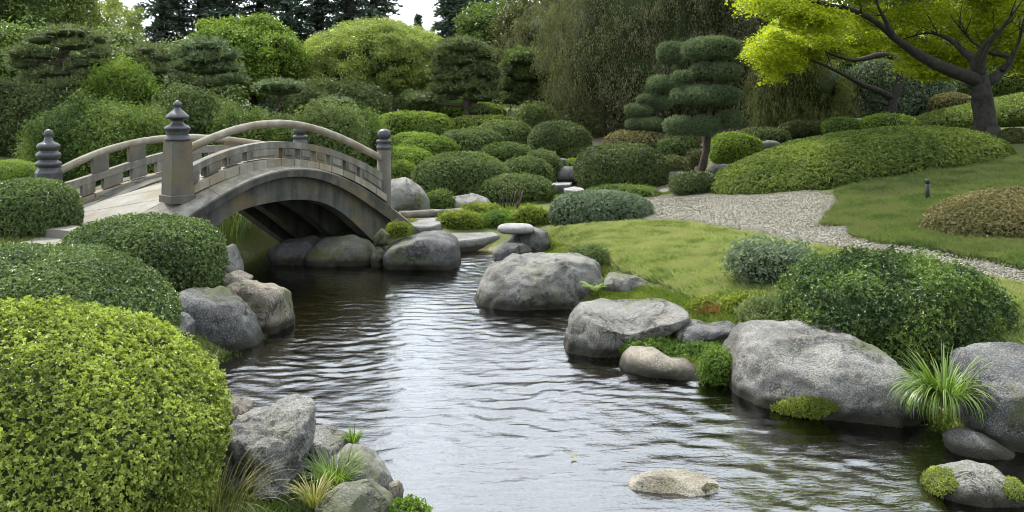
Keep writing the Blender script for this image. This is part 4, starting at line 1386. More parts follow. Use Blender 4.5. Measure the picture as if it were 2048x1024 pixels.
# clipped cloud pines
def cloud_pine(name, label, trunk, pads, D, tr, seed):
    T = np.array([W(a, b, D) for a, b in trunk])
    T[0, 2] = min(gz(T[0, 0], T[0, 1]) - .08, T[0, 2])
    root = empty(name, T[0], label, "cloud pine")
    g = Geo()
    Pl = limb(g, T, tr, tr * .4, 12, 30, .18, seed)
    g.tube(np.array([T[0] + [0, 0, -.05], T[0] + [0, 0, .12], T[0] + [.01, 0, .3]]), [tr * 1.9, tr * 1.3, tr], 12, 0, .2, 5)
    for p in pads:
        c = W(p[0], p[1], D + (p[4] if len(p) > 4 else 0))
        k = np.argmin(np.abs(Pl[:, 2] - (c[2] - .1)))
        limb(g, [Pl[k], (Pl[k] + c) / 2 + [0, 0, -.06], c - [0, 0, .03]], tr * .5, tr * .25, 7, 8, .12, seed)
    g.build("trunk", M['barkp'], root)
    for i, p in enumerate(pads):
        dd = p[4] if len(p) > 4 else 0
        shrub(oval(p[0] - p[2] + 4, p[0] + p[2] - 4, p[1] - p[3] + 4.5, p[1] + p[3] - 4.5, 2.4, 2.6), D + dd, p[2] / F * D * .75, 'pad', None, .05, .011, 3.8, 2.3, .12, 3.2, .025, 5, "foliage_pad", seed=seed + i, parent=root, fuzz=.05, up=1.3, tn=(1.5, .25))
    return root


hD = ground_hit(1400, 352)[1]
cloud_pine("cloud_pine", "taller clipped cloud pine with stacked foliage pads and a leaning trunk", [(1398, 352), (1408, 320), (1414, 290), (1418, 240), (1424, 190), (1420, 130), (1422, 100)],
           [(1423, 97, 59, 24), (1430, 142, 54, 18), (1366, 154, 26, 14, -.05), (1412, 190, 71, 20), (1362, 251, 36, 20, -.1), (1408, 252, 33, 21, -.2), (1458, 238, 30, 18, .1)], hD + .1, .11, 200)
hD2 = ground_hit(1300, 318)[1] + 1.2
cloud_pine("cloud_pine", "shorter clipped cloud pine with reddish trunk left of the taller one", [(1300, 312), (1308, 270), (1314, 225), (1330, 170), (1342, 120)],
           [(1343, 106, 31, 25), (1323, 169, 32, 21), (1292, 200, 22, 14), (1325, 204, 24, 16), (1277, 220, 30, 15), (1290, 247, 42, 15)], hD2, .09, 230)

# loose pines
pad_pine("black_pine", "dark dense pine with a straight trunk beside the broad yellow green tree", [(938, 262), (936, 220), (934, 180), (930, 130), (928, 95)],
         [(922, 95, 46, 18), (885, 112, 28, 14), (960, 108, 30, 15), (915, 120, 52, 18), (880, 140, 26, 16), (955, 142, 42, 18), (905, 152, 44, 18), (975, 172, 28, 14), (925, 176, 48, 16), (888, 178, 32, 14), (960, 195, 40, 12), (985, 150, 20, 14), (845, 200, 34, 12), (960, 222, 26, 10)], 41, tr=.26, n=0, dens=3600, L=.26, Wd=.035, seed=3)
pad_pine("pine", "rounded lighter green pine right of the dark dense pine", [(1062, 228), (1060, 200), (1056, 160), (1050, 130), (1045, 112)],
         [(1052, 116, 44, 20), (1026, 140, 30, 20), (1082, 140, 34, 20), (1052, 150, 44, 20), (1098, 165, 24, 18), (1016, 172, 20, 14), (1050, 180, 40, 16), (1085, 192, 30, 14), (1022, 200, 30, 12)], 43, mat='azalea', tr=.2, n=0, dens=3000, L=.24, Wd=.035, seed=4)
pad_pine("pine", "spreading layered pine at the upper left with a bare dark upper trunk", [(120, 300), (128, 220), (122, 170), (118, 120), (126, 90), (128, 62)],
         [(135, 66, 52, 12), (88, 80, 40, 12), (185, 80, 38, 12), (45, 108, 36, 14), (150, 92, 46, 10), (100, 112, 44, 11), (195, 108, 28, 12), (55, 130, 42, 13), (175, 128, 44, 11), (110, 146, 44, 12), (190, 150, 36, 10), (70, 160, 34, 12), (130, 172, 46, 13), (212, 176, 28, 10), (165, 194, 46, 12), (100, 200, 44, 14), (48, 190, 36, 14)], 25, tr=.13, n=0, dens=7000, L=.17, Wd=.02, seed=5)
pad_pine("pine", "mid green layered pine between the left pine and the bright round tree", [(300, 240), (300, 190), (302, 150), (298, 110)],
         [(300, 102, 34, 12), (262, 112, 26, 12), (330, 115, 30, 12), (285, 128, 44, 13), (330, 140, 40, 12), (258, 142, 26, 12), (300, 158, 54, 13), (345, 168, 36, 12), (270, 178, 38, 12)], 31, tr=.14, n=0, dens=5000, L=.2, Wd=.026, seed=6)
pad_pine("pine", "open pine with thin bare side branches behind the bridge's left half", [(412, 215), (412, 190), (412, 160), (410, 120), (408, 95)],
         [(410, 92, 44, 15), (372, 108, 30, 13), (452, 112, 30, 14), (408, 118, 48, 14), (375, 134, 34, 12), (450, 138, 38, 13), (412, 142, 40, 12), (470, 160, 26, 12), (360, 160, 26, 11), (430, 166, 34, 9)], 28, mat='pad', tr=.1, n=0, dens=5200, L=.19, Wd=.024, seed=7)
pad_pine("umbrella_tree", "small umbrella shaped tree with forked dark trunk behind the bridge", [(546, 262), (550, 230), (556, 205), (560, 185)],
         [(558, 172, 46, 13), (528, 178, 26, 11), (588, 178, 24, 12), (560, 184, 44, 9)], 27, mat='pad', tr=.09, n=0, dens=9000, L=.12, Wd=.018, cat="tree", seed=8)
pad_pine("umbrella_tree", "small grey green flat crowned tree behind the right half of the bridge", [(682, 262), (680, 235), (676, 215)],
         [(670, 203, 32, 8), (690, 210, 22, 8), (655, 228, 24, 9), (705, 232, 18, 8)], 27, mat='pad', tr=.05, n=0, dens=9000, L=.12, Wd=.018, cat="tree", seed=9)
print("pines done")

# broad trees
crown_tree("broadleaf_tree", "broad domed yellow green tree with spreading trunk behind the bridge", "tree", [(588, 190), (596, 130), (620, 90), (670, 62), (730, 50), (800, 54), (860, 70), (905, 95), (910, 150), (880, 190), (800, 205), (700, 212), (620, 215)], 47, 3.6, 'yellow', 752, None, 700, 260, .5, .10, .055, .74, .3, 1, .85, lump=.05)
crown_tree("broadleaf_tree", "bright green rounded tree left of the broad yellow green one", "tree", [(388, 110), (410, 70), (450, 46), (510, 40), (560, 55), (600, 85), (608, 125), (590, 165), (520, 185), (430, 180)], 44, 2.4, 'lime', 505, None, 210, 260, .55, .13, .08, .72, .25, 2)
crown_tree("broadleaf_tree", "mid green tree behind the dark dense pine", "tree", [(925, 80), (935, 35), (965, 8), (1005, 10), (1020, 60), (1010, 120), (960, 150), (930, 130)], 56, 2, 'mid', 970, None, 110, 150, .7, .19, .11, .7, .25, 3)
crown_tree("broadleaf_tree", "olive brown tree left of the weeping tree", "tree", [(1000, 110), (1005, 50), (1040, 5), (1100, -30), (1160, -20), (1190, 60), (1180, 140), (1110, 180), (1030, 170)], 52, 3, 'olive', 1090, None, 170, 150, .8, .18, .1, .7, .3, 4)
crown_tree("broadleaf_tree", "light green feathery tree at the top left against the sky", "tree", [(120, 110), (135, 30), (180, -40), (225, -10), (262, 40), (275, 100), (250, 150), (160, 160)], 50, 2.4, 'feather', 205, None, 130, 110, .6, .2, .08, 0, .2, 5)
crown_tree("broadleaf_tree", "pale loose treetop with sky showing through, left of the conifers", "tree", [(185, 60), (205, 10), (240, 2), (262, 30), (268, 90), (210, 110)], 56, 1.6, 'feather', 232, None, 60, 50, .5, .2, .1, 0, .15, 6)
crown_tree("broadleaf_tree", "dark olive green tree filling the upper left corner", "tree", [(-160, 120), (-150, -60), (-60, -160), (60, -150), (120, -60), (140, 50), (110, 120), (0, 150)], 44, 3.5, 'mid', -30, None, 260, 150, .8, .18, .1, .75, .4, 7)
crown_tree("broadleaf_tree", "yellowish green tree between the corner tree and the feathery one", "tree", [(60, 130), (75, 40), (110, -40), (160, -50), (185, 40), (180, 120), (120, 160)], 46, 2.2, 'feather', 120, None, 130, 120, .6, .18, .08, .6, .22, 8)
for i, (poly, D, mt, tx, lab) in enumerate([
    ([(1600, 160), (1640, 40), (1740, -80), (1850, -90), (1900, 30), (1880, 150), (1700, 210)], 48, 'mid', 1750, "green tree behind the slender maple"),
    ([(1860, 130), (1880, 10), (1960, -90), (2080, -90), (2160, 30), (2140, 150), (1980, 180)], 50, 'deep', 2010, "dark green tree behind the thick maple at the right edge"),
    ([(120, 210), (130, 110), (190, 75), (260, 90), (280, 160), (260, 230)], 37, 'azalea', 200, "grey green tree between the left pine and the layered pine"),
    ([(-120, 230), (-110, 110), (-20, 60), (60, 70), (110, 120), (120, 200), (0, 260)], 36, 'mid', 0, "mid green tree behind the left pine at the edge"),
    ([(240, 200), (250, 150), (300, 120), (380, 110), (440, 140), (450, 200), (350, 230)], 38, 'azalea', 350, "dark green tree mass behind the layered pines")]):
    crown_tree("broadleaf_tree", lab, "tree", poly, D, 3.2, mt, tx, None, 150, 150, .8, .18, .1, .75, .3, 10 + i)


def weeping(name, label, poly, D, depth, mat, trunk_px, ns, nl, slen, seed, core=.8, L=.16, Wd=.05, tr=.35):
    b = Blob(poly, D, depth, 2.2, 0, seed, .16, 2.2)
    cx = (trunk_px - 1024) / F * D
    base = np.array([cx, D, gz(cx, D) - .1])
    root = empty(name, base, label, "tree")
    g = Geo()
    limb(g, [base, (base + b.c) / 2, b.c], tr, tr * .5, 10)
    for k in range(9):
        e = b.pos(nrm(rng.normal(size=(1, 3)) + np.array([0, -.3, .5])))[0]
        limb(g, [b.c * .6 + base * .4, (b.c + e) / 2 + [0, 0, .3], b.c + (e - b.c) * .9], tr * .4, tr * .08, 6, 9, seed=k)
    g.build("trunk", M['bark'], root)
    P, N, _ = b.sample(ns, .3, False)
    P = b.c + (P - b.c) * rng.uniform(.8, 1.02, (ns, 1))
    P = P + .5 * np.stack([fbm(P * .9 + 5, 3), fbm(P * .9 + 50, 3), fbm(P * .9 + 95, 3)], 1)
    ln = slen * rng.uniform(.3, 1.3, ns)
    t = np.linspace(0, 1, nl)
    out = nrm(N * np.array([1, 1, 0]) + 1e-3) * rng.uniform(.05, .35, (ns, 1))
    sway = rng.normal(size=(ns, 3)) * .3
    Q = P[:, None, :] + (out[:, None, :] * np.sqrt(t)[None, :, None] + sway[:, None, :] * t[None, :, None]) * ln[:, None, None]
    Q[:, :, 2] -= ln[:, None] * t[None, :] ** 1.2
    Q = Q.reshape(-1, 3) + rng.normal(size=(ns * nl, 3)) * .045
    ok = Q[:, 2] > 1.2
    base_t = np.repeat(np.clip(rng.normal(.5, .2, ns) + .35 * fbm(P * .6, 2), 0, 1), nl)
    Q, bt = Q[ok], base_t[ok]
    g = Geo()
    Nn = nrm(np.repeat(N, nl, 0)[ok] + .6 * rng.normal(size=(len(Q), 3)))
    leaves(g, Q, Nn, L, Wd, .2, .45, 0, bt + .18 * rng.normal(size=len(Q)), droop=1.0)
    blob_core(g, b, core)
    g.build("crown", [M[mat], M['core']], root)
    return root


weeping("weeping_tree", "huge dark olive weeping tree filling the centre right background", [(1105, 200), (1085, 110), (1120, 0), (1200, -120), (1330, -230), (1450, -220), (1560, -120), (1620, 0), (1640, 120), (1620, 240), (1500, 262), (1300, 262), (1180, 255)], 38, 4.2, 'weep', 1390, 15000, 14, .65, 1, .87, .10, .04)
weeping("weeping_tree", "lighter olive willow with hanging strands right of the huge weeping tree", [(1500, 200), (1520, 130), (1570, 80), (1640, 90), (1690, 140), (1705, 210), (1680, 258), (1540, 262)], 33.5, 1.5, 'willow', 1600, 2600, 24, 1.0, 2, .8, .13, .035, .15)
weeping("weeping_tree", "brownish weeping tree behind the rounded lighter pine", [(1010, 160), (1020, 70), (1080, 0), (1160, -40), (1240, 0), (1260, 120), (1230, 220), (1120, 225)], 46, 2.6, 'weep', 1150, 2200, 22, 1.0, 3, .8, .16, .055)


def conifer(px, D, top_py, half_px, label, seed, n_lev=42, low=.03):
    x = (px - 1024) / F * D
    zb = gz(x, D)
    zt = H - (top_py - HZ) / F * D
    R = half_px / F * D
    root = empty("conifer", (x, D, zb), label, "conifer tree", )
    g = Geo()
    g.tube(np.array([[x, D, zb - .1], [x, D, zb + (zt - zb) * .5], [x, D, zt]]), [.38, .25, .03], 8, 0, .1, seed)
    g.build("trunk", M['bark'], root)
    g = Geo()
    rr = np.random.default_rng(seed)
    ps, As = [], []
    for t in np.linspace(low, .985, n_lev):
        z = zb + (zt - zb) * t
        L = R * (1 - t) ** .65 * 1.15 + .15
        for k in range(9):
            if rr.uniform() < .10:
                continue
            a = rr.uniform(0, 2 * math.pi)
            l = L * rr.uniform(.55, 1.15)
            m = max(14, int(60 * l / 1.5))
            u = rr.uniform(.1, 1, m) ** .8
            d = np.array([math.cos(a), math.sin(a), 0])
            side = np.array([-d[1], d[0], 0])
            p = np.array([x, D, z]) + d * (u * l)[:, None] + side * (rr.normal(size=m) * .16 * l * (1.1 - u))[:, None]
            p[:, 2] += -.28 * l * u ** 1.5 + rr.normal(size=m) * .08 + .12 * l * u
            ps.append(p)
            As.append(nrm(d + .5 * rr.normal(size=(m, 3)) + np.array([0, 0, -.15])))
    P, A = np.concatenate(ps), np.concatenate(As)
    leaves(g, P, nrm(np.array([0, 0, 1.]) + .4 * rr.normal(size=(len(P), 3))), .42, .15, .1, 1.0, 0, None, .1, .15)
    g.build("crown", M['conifer'], root)
    return root


for i, (px, D, tp, hp, lab) in enumerate([
    (326, 60, -330, 62, "dark conifer standing alone against the sky left of the conifer row"),
    (402, 62, -400, 52, "dark conifer second from the left in the conifer row"),
    (452, 60, -360, 48, "dark conifer above the bright green rounded tree, left one"),
    (520, 63, -430, 52, "dark conifer above the bright green rounded tree, right one"),
    (578, 60, -390, 50, "dark conifer between the bright rounded tree and the broad yellow green tree"),
    (640, 62, -420, 56, "dark conifer above the left half of the broad yellow green tree"),
    (700, 61, -380, 52, "dark conifer above the crown centre of the broad yellow green tree"),
    (748, 63, -340, 50, "rightmost dark conifer of the row left of the open sky"),
    (905, 66, -110, 52, "dark conifer right of the open sky behind the mid green tree"),
    (955, 68, -180, 56, "dark conifer rising behind the mid green tree's right side"),
    (1030, 72, -200, 60, "dark conifer behind the olive brown tree"),
    (836, 95, 30, 22, "tiny far conifer peeping up in the sky gap")]):
    conifer(px, D, tp, hp, lab, 40 + i)
print("conifers done")


# maples
def maple(name, label, trunk, limbs, clumps, D, tr, seed, n=150, cr=.34):
    T = np.array([W(a, b, D) for a, b in trunk])
    T[0, 2] = min(gz(T[0, 0], T[0, 1]) - .08, T[0, 2])
    root = empty(name, T[0], label, "maple tree")
    g = Geo()
    limb(g, T, tr, tr * .72, 14, 20, .14, seed)
    g.tube(np.array([T[0] + [0, 0, -.1], T[0] + [0, 0, .15], T[0] + [0, 0, .45]]), [tr * 1.55, tr * 1.2, tr * .98], 14, 0, .2, 5)
    for pts, r0, r1, d0, d1 in limbs:
        Q = np.array([W(a, b, D + d0 + (d1 - d0) * k / (len(pts) - 1)) for k, (a, b) in enumerate(pts)])
        P = limb(g, Q, r0, r1 * .22, 9, 22, .14, seed)
        for _ in range(9):           # twigs
            k = rng.integers(9, 22)
            e = P[k] + (P[k] - P[max(k - 4, 0)]) * .6 + rng.normal(size=3) * .28 + [0, 0, .22]
            limb(g, [P[k], (P[k] + e) / 2 + rng.normal(size=3) * .05, e], max(r1 * .45, .012), .004, 5, 6)
    g.build("trunk", M['bark'], root)
    C = np.array([W(px, py, D + dd) for px, py, dd in clumps])
    g = Geo()
    k = len(C)
    R = cr * rng.uniform(.6, 1.3, k)
    # flat layered sprays
    m = n
    d = np.clip(rng.normal(size=(k * m, 3)), -1.7, 1.7) * np.array([.55, .55, .16])
    P = np.repeat(C, m, 0) + d * np.repeat(R, m)[:, None]
    P[:, 2] -= .25 * np.repeat(R, m) * (d[:, 0] ** 2 + d[:, 1] ** 2)
    bt = np.repeat(np.clip(rng.normal(.5, .2, k), 0, 1), m)
    leaves(g, P, nrm(np.array([0, 0, 1.]) + .45 * rng.normal(size=(len(P), 3))), .072, .054, .15, 1, 0, bt + .2 * rng.normal(size=len(P)), .1, .25)
    g.build("crown", M['maple'], root)
    return root


def region(n, poly, dlo, dhi):
    P = np.array(poly, float)
    out = []
    lo, hi = P.min(0), P.max(0)
    while len(out) < n:
        q = rng.uniform(lo, hi, (400, 2))
        s = sdist(q[:, 0], q[:, 1], [tuple(a) for a in P])
        for a in q[s < 0]:
            out.append((a[0], a[1], rng.uniform(dlo, dhi)))
    return out[:n]


mD = ground_hit(1970, 286)[1]
print("maple depth", mD)
up_poly = [(1530, -120), (1500, -5), (1560, 22), (1640, 40), (1740, 60), (1800, 85), (1870, 100), (1960, 95), (2048, 110), (2200, 120), (2250, -200), (1600, -220)]
cl = region(420, up_poly, .9, 3.4) + region(130, [(1500, -150), (1500, -5), (1560, 22), (1640, 20), (1700, -10), (1800, -40), (2250, -40), (2250, -220)], -3.0, .9) + region(60, [(1520, -20), (1500, 0), (1560, 25), (1660, 52), (1660, 20)], -2.5, 1) + region(60, [(1800, 90), (1850, 80), (1950, 100), (1940, 140), (1870, 152), (1820, 130)], .9, 2.6) + region(40, [(1960, 90), (2048, 100), (2150, 110), (2150, 140), (2020, 135)], .9, 2.6)
maple("maple_tree", "thick trunked bright yellow green maple at the upper right", [(1972, 288), (1970, 250), (1967, 215), (1962, 180), (1958, 150)],
      [([(1962, 165), (1925, 148), (1880, 135), (1830, 105), (1790, 78), (1765, 50), (1720, 25), (1680, 12), (1620, 4), (1570, -6)], .17, .05, 0, -1.2),
       ([(1958, 152), (1950, 120), (1925, 100), (1900, 78), (1860, 62), (1800, 80)], .15, .04, 0, 1.0),
       ([(1958, 150), (1962, 110), (1975, 85), (2000, 62), (2020, 35), (2045, 0)], .14, .05, 0, -.8),
       ([(1975, 165), (2000, 145), (2025, 125), (2015, 110), (1985, 108), (1960, 95), (1930, 70), (1900, 30)], .12, .04, 0, .8),
       ([(2005, 140), (2022, 120), (2040, 80), (2048, 40), (2060, 0)], .07, .03, 0, -.4),
       ([(1790, 78), (1770, 40), (1755, 10), (1750, -30)], .07, .03, -.9, -1.4)],
      cl, mD, .27, 1, 330, .42)
m2 = ground_hit(1775, 258)[1]
low_poly = [(1485, 112), (1530, 60), (1600, 20), (1700, 30), (1790, 70), (1800, 110), (1720, 112), (1650, 110), (1590, 128), (1545, 158), (1530, 128)]
maple("maple_tree", "slender curving maple with low yellow green branches left of the thick one", [(1774, 262), (1780, 230), (1784, 205), (1792, 185), (1802, 155), (1800, 125)],
      [([(1784, 195), (1760, 182), (1725, 170), (1700, 155), (1665, 138), (1630, 122), (1590, 112), (1560, 106)], .13, .03, 0, -1.2),
       ([(1800, 128), (1785, 112), (1765, 106), (1730, 118), (1700, 122), (1670, 110), (1640, 100), (1600, 88), (1570, 70)], .13, .03, 0, -.8),
       ([(1800, 128), (1815, 122), (1835, 118), (1850, 100)], .08, .04, 0, -.6),
       ([(1782, 212), (1760, 203), (1730, 200), (1704, 203)], .08, .03, 0, -.3)],
      region(190, low_poly, .4, 2.6) + region(80, [(1485, 112), (1530, 60), (1600, 20), (1680, 30), (1680, 80), (1590, 125), (1545, 158), (1530, 128)], -1.8, .6), m2, .18, 2, 330, .42)
print("maples done")

# ================================================================== GRASS and small plants
def blades(name, P, L, Wd, mat, lean=.35, label=None, cat=None, kind=None, bend=.35, tint=None, group=None):
    n = len(P)
    a = rng.uniform(0, 2 * math.pi, n)
    d = np.stack([np.cos(a), np.sin(a), 0 * a], 1)
    s = np.stack([-np.sin(a), np.cos(a), 0 * a], 1)
    l = (L * rng.uniform(.55, 1.2, n))[:, None]
    le = (lean * rng.uniform(.1, 1.2, n))[:, None]
    m = P + (d * le * .35 + [0, 0, .62]) * l
    t = P + (d * (le + bend * rng.uniform(0, 1, (n, 1))) + [0, 0, 1]) * l
    w_ = Wd * .5
    V = np.stack([P - s * w_, P + s * w_, m + s * w_ * .8, t, m - s * w_ * .8], 1).reshape(-1, 3)
    g = Geo()
    g.add(V, np.arange(5 * n).reshape(n, 5), 0, False, np.clip(.5 + .3 * rng.normal(size=n) * .6 + .42 * fbm(P * 6.0, 3) + .2 * fbm(P * 1.3 + 8, 2), 0, 1) if tint is None else tint)
    o = g.build(name, M[mat])
    return tag(o, label, cat, group, kind)


def scatter(poly, n, excl=(), dmin=.05):
    P = np.array(poly)
    lo, hi = P.min(0), P.max(0)
    out = []
    tot = 0
    while tot < n:
        q = rng.uniform(lo, hi, (60000, 2))
        k = sdist(q[:, 0], q[:, 1], poly) < 0
        for e in excl:
            k &= sdist(q[:, 0], q[:, 1], e) > .02
        k &= sdist(q[:, 0], q[:, 1], STREAM) > dmin
        # denser near the camera
        k &= rng.uniform(size=len(q)) < np.clip((10.0 / q[:, 1]) ** 1.6, .03, 1)
        out.append(q[k])
        tot += k.sum()
    q = np.concatenate(out)[:n]
    return np.column_stack([q, ground_z(q[:, 0], q[:, 1]) - .005])


LAWN = gpoly([(1100, 462), (1200, 452), (1310, 446), (1400, 452), (1500, 472), (1600, 494), (1700, 510), (1800, 520), (1950, 560), (2048, 580), (2150, 600)]) + [(5.5, 7.5), (4.4, 7.6), (3.2, 8.6), (2.6, 8.9)] + gpoly([(1500, 640), (1400, 610), (1320, 570), (1240, 545), (1200, 512), (1120, 492), (1095, 478)])
blades("lawn_grass", scatter(LAWN, 170000, [PATH]), .075, .008, 'grass', .6, kind='stuff', label="short bright green lawn grass on the right bank", cat="grass")
LAWN2 = gpoly([(1672, 408), (1655, 432), (1640, 452), (1692, 455), (1705, 476), (1760, 490), (1850, 500), (1930, 518), (2048, 540), (2180, 560), (2250, 318), (2048, 318), (1990, 312), (1850, 345), (1700, 376), (1668, 390)])
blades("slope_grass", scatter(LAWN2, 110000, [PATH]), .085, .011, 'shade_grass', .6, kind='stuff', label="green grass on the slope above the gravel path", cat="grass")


def tufts(name, poly, n, mat, label, excl):
    c = scatter(poly, n, excl)
    k = 14
    P = np.repeat(c, k, 0) + np.column_stack([rng.normal(size=(n * k, 2)) * .025, np.zeros(n * k)])
    return blades(name, P, .09, .008, mat, .8, kind='stuff', label=label, cat="grass", tint=np.clip(np.repeat(rng.uniform(0, 1, n), k) + .1 * rng.normal(size=n * k), 0, 1))


tufts("lawn_tufts", LAWN, 600, 'grass', "longer grass tufts and weeds scattered through the lawn", [PATH])
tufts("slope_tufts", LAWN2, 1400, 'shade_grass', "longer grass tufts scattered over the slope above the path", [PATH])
BANK = gpoly([(1100, 470), (1130, 500), (1210, 530), (1240, 560), (1320, 580), (1420, 618), (1520, 650), (1600, 640)]) + [(3.3, 8.4), (4.4, 7.5), (5.6, 7.5), (5.8, 4.0), (4.0, 5.4), (3.4, 6.4), (2.4, 6.9), (1.6, 7.3), (1.0, 8.0), (.5, 8.4), (.3, 10.3), (-.6, 11), (-.3, 13.5)]
blades("bank_plants", scatter(BANK, 60000, dmin=.12), .055, .012, 'bank', .7, kind='stuff', label="low green creeping plants between the boulders of the right bank", cat="ground cover")
LBANK = [(-.3, 3.2), (-.5, 4.6), (-1.2, 6.2), (-2.6, 8.0), (-2.4, 9.6), (-4.2, 12.5), (-4.6, 13.5), (-6.4, 12.5), (-6.2, 8.5), (-3.6, 6), (-2.6, 3.4)]
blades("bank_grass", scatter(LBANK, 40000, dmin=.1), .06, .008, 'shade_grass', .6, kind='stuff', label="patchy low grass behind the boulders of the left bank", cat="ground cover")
EDGE = gpoly([(800, 455), (900, 440), (1000, 425), (1100, 405), (1320, 392), (1400, 380), (1300, 340), (1100, 350), (900, 380), (800, 410)])
blades("bed_plants", scatter(EDGE, 30000, [GRAV2], dmin=.1), .06, .014, 'bank', .6, kind='stuff', label="low plants on the ground among the clipped shrubs", cat="ground cover")


def mound(name, x0, x1, y0, y1, mat, label, cat="ground cover", D=None, ls=None, ratio=.8, kind=None, sprig=5, lump=.18, group=None):
    h = ground_hit((x0 + x1) / 2, y1)
    D = D or h[1] + (x1 - x0) / 2 / F * h[1] * ratio * .7
    ls = ls or max(.02, .0018 * D)
    return shrub(oval(x0, x1, y0, y1, 2.2, 3), D, (x1 - x0) / 2 / F * D * ratio, mat, label, ls * (.75 if D < 7 else 1), ls * .45, 2.8, 2.3, lump, 3, .02, sprig, name, cat, group, int(x0), fuzz=.015 if D < 7 else .05, tn=(4, .4))


for a in [
    ("ground_cover", 1300, 1492, 682, 748, 'cover', "bright green creeping ground cover below the flat dark slab", 8.8),
    ("ground_cover", 1400, 1482, 700, 772, 'cover', "leafy green plant at the water left of the huge humped boulder", 8.0),
    ("ground_cover", 1240, 1350, 676, 712, 'cover', "green creeper at the right foot of the slanting boulder", 8.8),
    ("ground_cover", 1480, 1640, 600, 690, 'azalea', "grey green trailing shrub at the left end of the large dense bush", 8.7),
    ("ground_cover", 1375, 1470, 598, 645, 'moss', "yellow green moss cushion with red plants behind the slanting boulder", 9.8),
    ("ground_cover", 1440, 1560, 590, 640, 'moss', "yellow green moss cushion left of the large dense bush", 9.6),
    ("ground_cover", 875, 965, 425, 458, 'moss', "mossy cushion behind the pale slab", None),
    ("ground_cover", 918, 1000, 408, 432, 'moss', "light green heather tuft before the low rounded boulder", None),
    ("ground_cover", 960, 1040, 425, 455, 'cover', "green moss cushion behind the balanced stones", None),
    ("ground_cover", 1025, 1100, 416, 452, 'moss', "yellow moss dome left of the silvery bush", None),
    ("ground_cover", 770, 824, 447, 472, 'moss', "light green moss tuft on the block boulder by the bridge foot", 13.9),
    ("ground_cover", 1062, 1110, 482, 505, 'moss', "yellow green tuft at the lawn edge above the broad boulder", None),
    ("ground_cover", 1140, 1215, 494, 530, 'azalea', "creeping olive plant behind the broad domed boulder", 11.9),
    ("ground_cover", 780, 860, 1000, 1050, 'cover', "bright green plant at the bottom edge beside the water", 5.0),
    ("ground_cover", 1220, 1330, 572, 604, 'moss', "mossy lawn edge around the small wedge stone", 11.3),
]:
    mound(a[0], *a[1:5], a[5], a[6], D=a[7], ratio=.8 if a[5] != 'moss' else .5)
G6L = "huge humped grey boulder under the dense green bush"
W2L = "smooth grey stone in the water at the lower right corner"
rock_moss(G6L, 1605, 815, 62, 24, 'moss', "yellow moss patch clinging to the foot of the huge boulder", 3500)
rock_moss(W2L, 1876, 962, 40, 30, 'moss', "moss patch on the left end of the lower right stone", 2500, .012)
rock_moss(W2L, 2030, 975, 24, 26, 'moss', "moss patch on the right end of the lower right stone", 1500, .012)
rock_moss("low pale stone with algae stains alone in the water", 1425, 980, 22, 14, 'olive', "thin algae at the right tip of the low pale stone", 900, .007)
RP = gpoly([(1385, 612), (1430, 604), (1462, 616), (1440, 636), (1395, 634)])
blades("red_plant", scatter(RP, 200), .07, .013, 'red', .8, label="small patch of red leaves in the moss", cat="plant")


def tuft(name, px, py, D, n, L, Wd, mat, label, spread=.12, bend=1.0, segs=7, cat="grass tuft", z=None, bias=0.0):
    """arching grass blades with a keel"""
    x, y = (px - 1024) / F * D, D
    z = H - (py - HZ) / F * D if z is None else z
    a = rng.uniform(0, 2 * math.pi, n)
    a = a + bias * np.sin(math.radians(215) - a)          # more blades lean towards the water
    d = np.stack([np.cos(a), np.sin(a), 0 * a], 1)
    s = np.stack([-np.sin(a), np.cos(a), 0 * a], 1)
    r = np.sqrt(rng.uniform(0, 1, n)) * spread
    b = np.array([x, y, z]) + d * r[:, None]
    l = L * rng.uniform(.6, 1.15, n)
    k = bend * rng.uniform(.25, 1.25, n)
    t = np.linspace(0, 1, segs)
    ang = (.15 + k[:, None] * 1.9 * t[None, :])                # tilt from vertical grows along the blade
    ds = l[:, None] / (segs - 1)
    hx = np.cumsum(np.sin(ang) * ds, 1)
    hz = np.cumsum(np.cos(ang) * ds, 1)
    C = b[:, None, :] + d[:, None, :] * hx[:, :, None] + np.array([0, 0, 1.]) * hz[:, :, None]
    wv = Wd * .5 * np.array([.7, 1, 1, .95, .8, .5, .08])[None, :, None]
    A, B = C - s[:, None, :] * wv, C + s[:, None, :] * wv
    V = np.stack([A, B], 2).reshape(-1, 3)
    i = (np.arange(n) * segs * 2)[:, None] + (np.arange(segs - 1) * 2)[None, :]
    f = np.stack([i, i + 1, i + 3, i + 2], -1).reshape(-1, 4)
    g = Geo()
    g.add(V, f, 0, True, np.repeat(rng.uniform(0, 1, n), segs - 1))
    return tag(g.build(name, M[mat]), label, cat)


tuft("sedge_clump", 1888, 812, 6.75, 430, .40, .009, 'sedge', "arching bright green sedge clump between the two right hand boulders", .13, 1.45, bias=.8)
tuft("grass_tuft", 668, 976, 5.35, 260, .19, .006, 'sedge', "bright green grass tuft between the lower left boulders, larger one", .10, .75)
tuft("grass_tuft", 628, 1016, 5.0, 120, .16, .006, 'dry', "yellowish grass tuft at the bottom of the tall rugged boulder", .06, .7)
tuft("grass_tuft", 706, 888, 6.0, 90, .10, .006, 'sedge', "tiny grass tuft on the rounded boulder's waterside", .04, .7)
tuft("grass_tuft", 425, 1040, 4.9, 130, .34, .0032, 'dry', "dry straggly grass between the yellow green bush and the rugged boulder", .2, .95)
tuft("reed_clump", 455, 478, 16.6, 26, .40, .012, 'deep', "thin green reeds in the water under the arch", .35, .25, cat="reeds")
tuft("reed_clump", 500, 460, 18.8, 40, .4, .014, 'deep', "distant reeds on the far shore seen through the arch", .5, .25, cat="reeds")


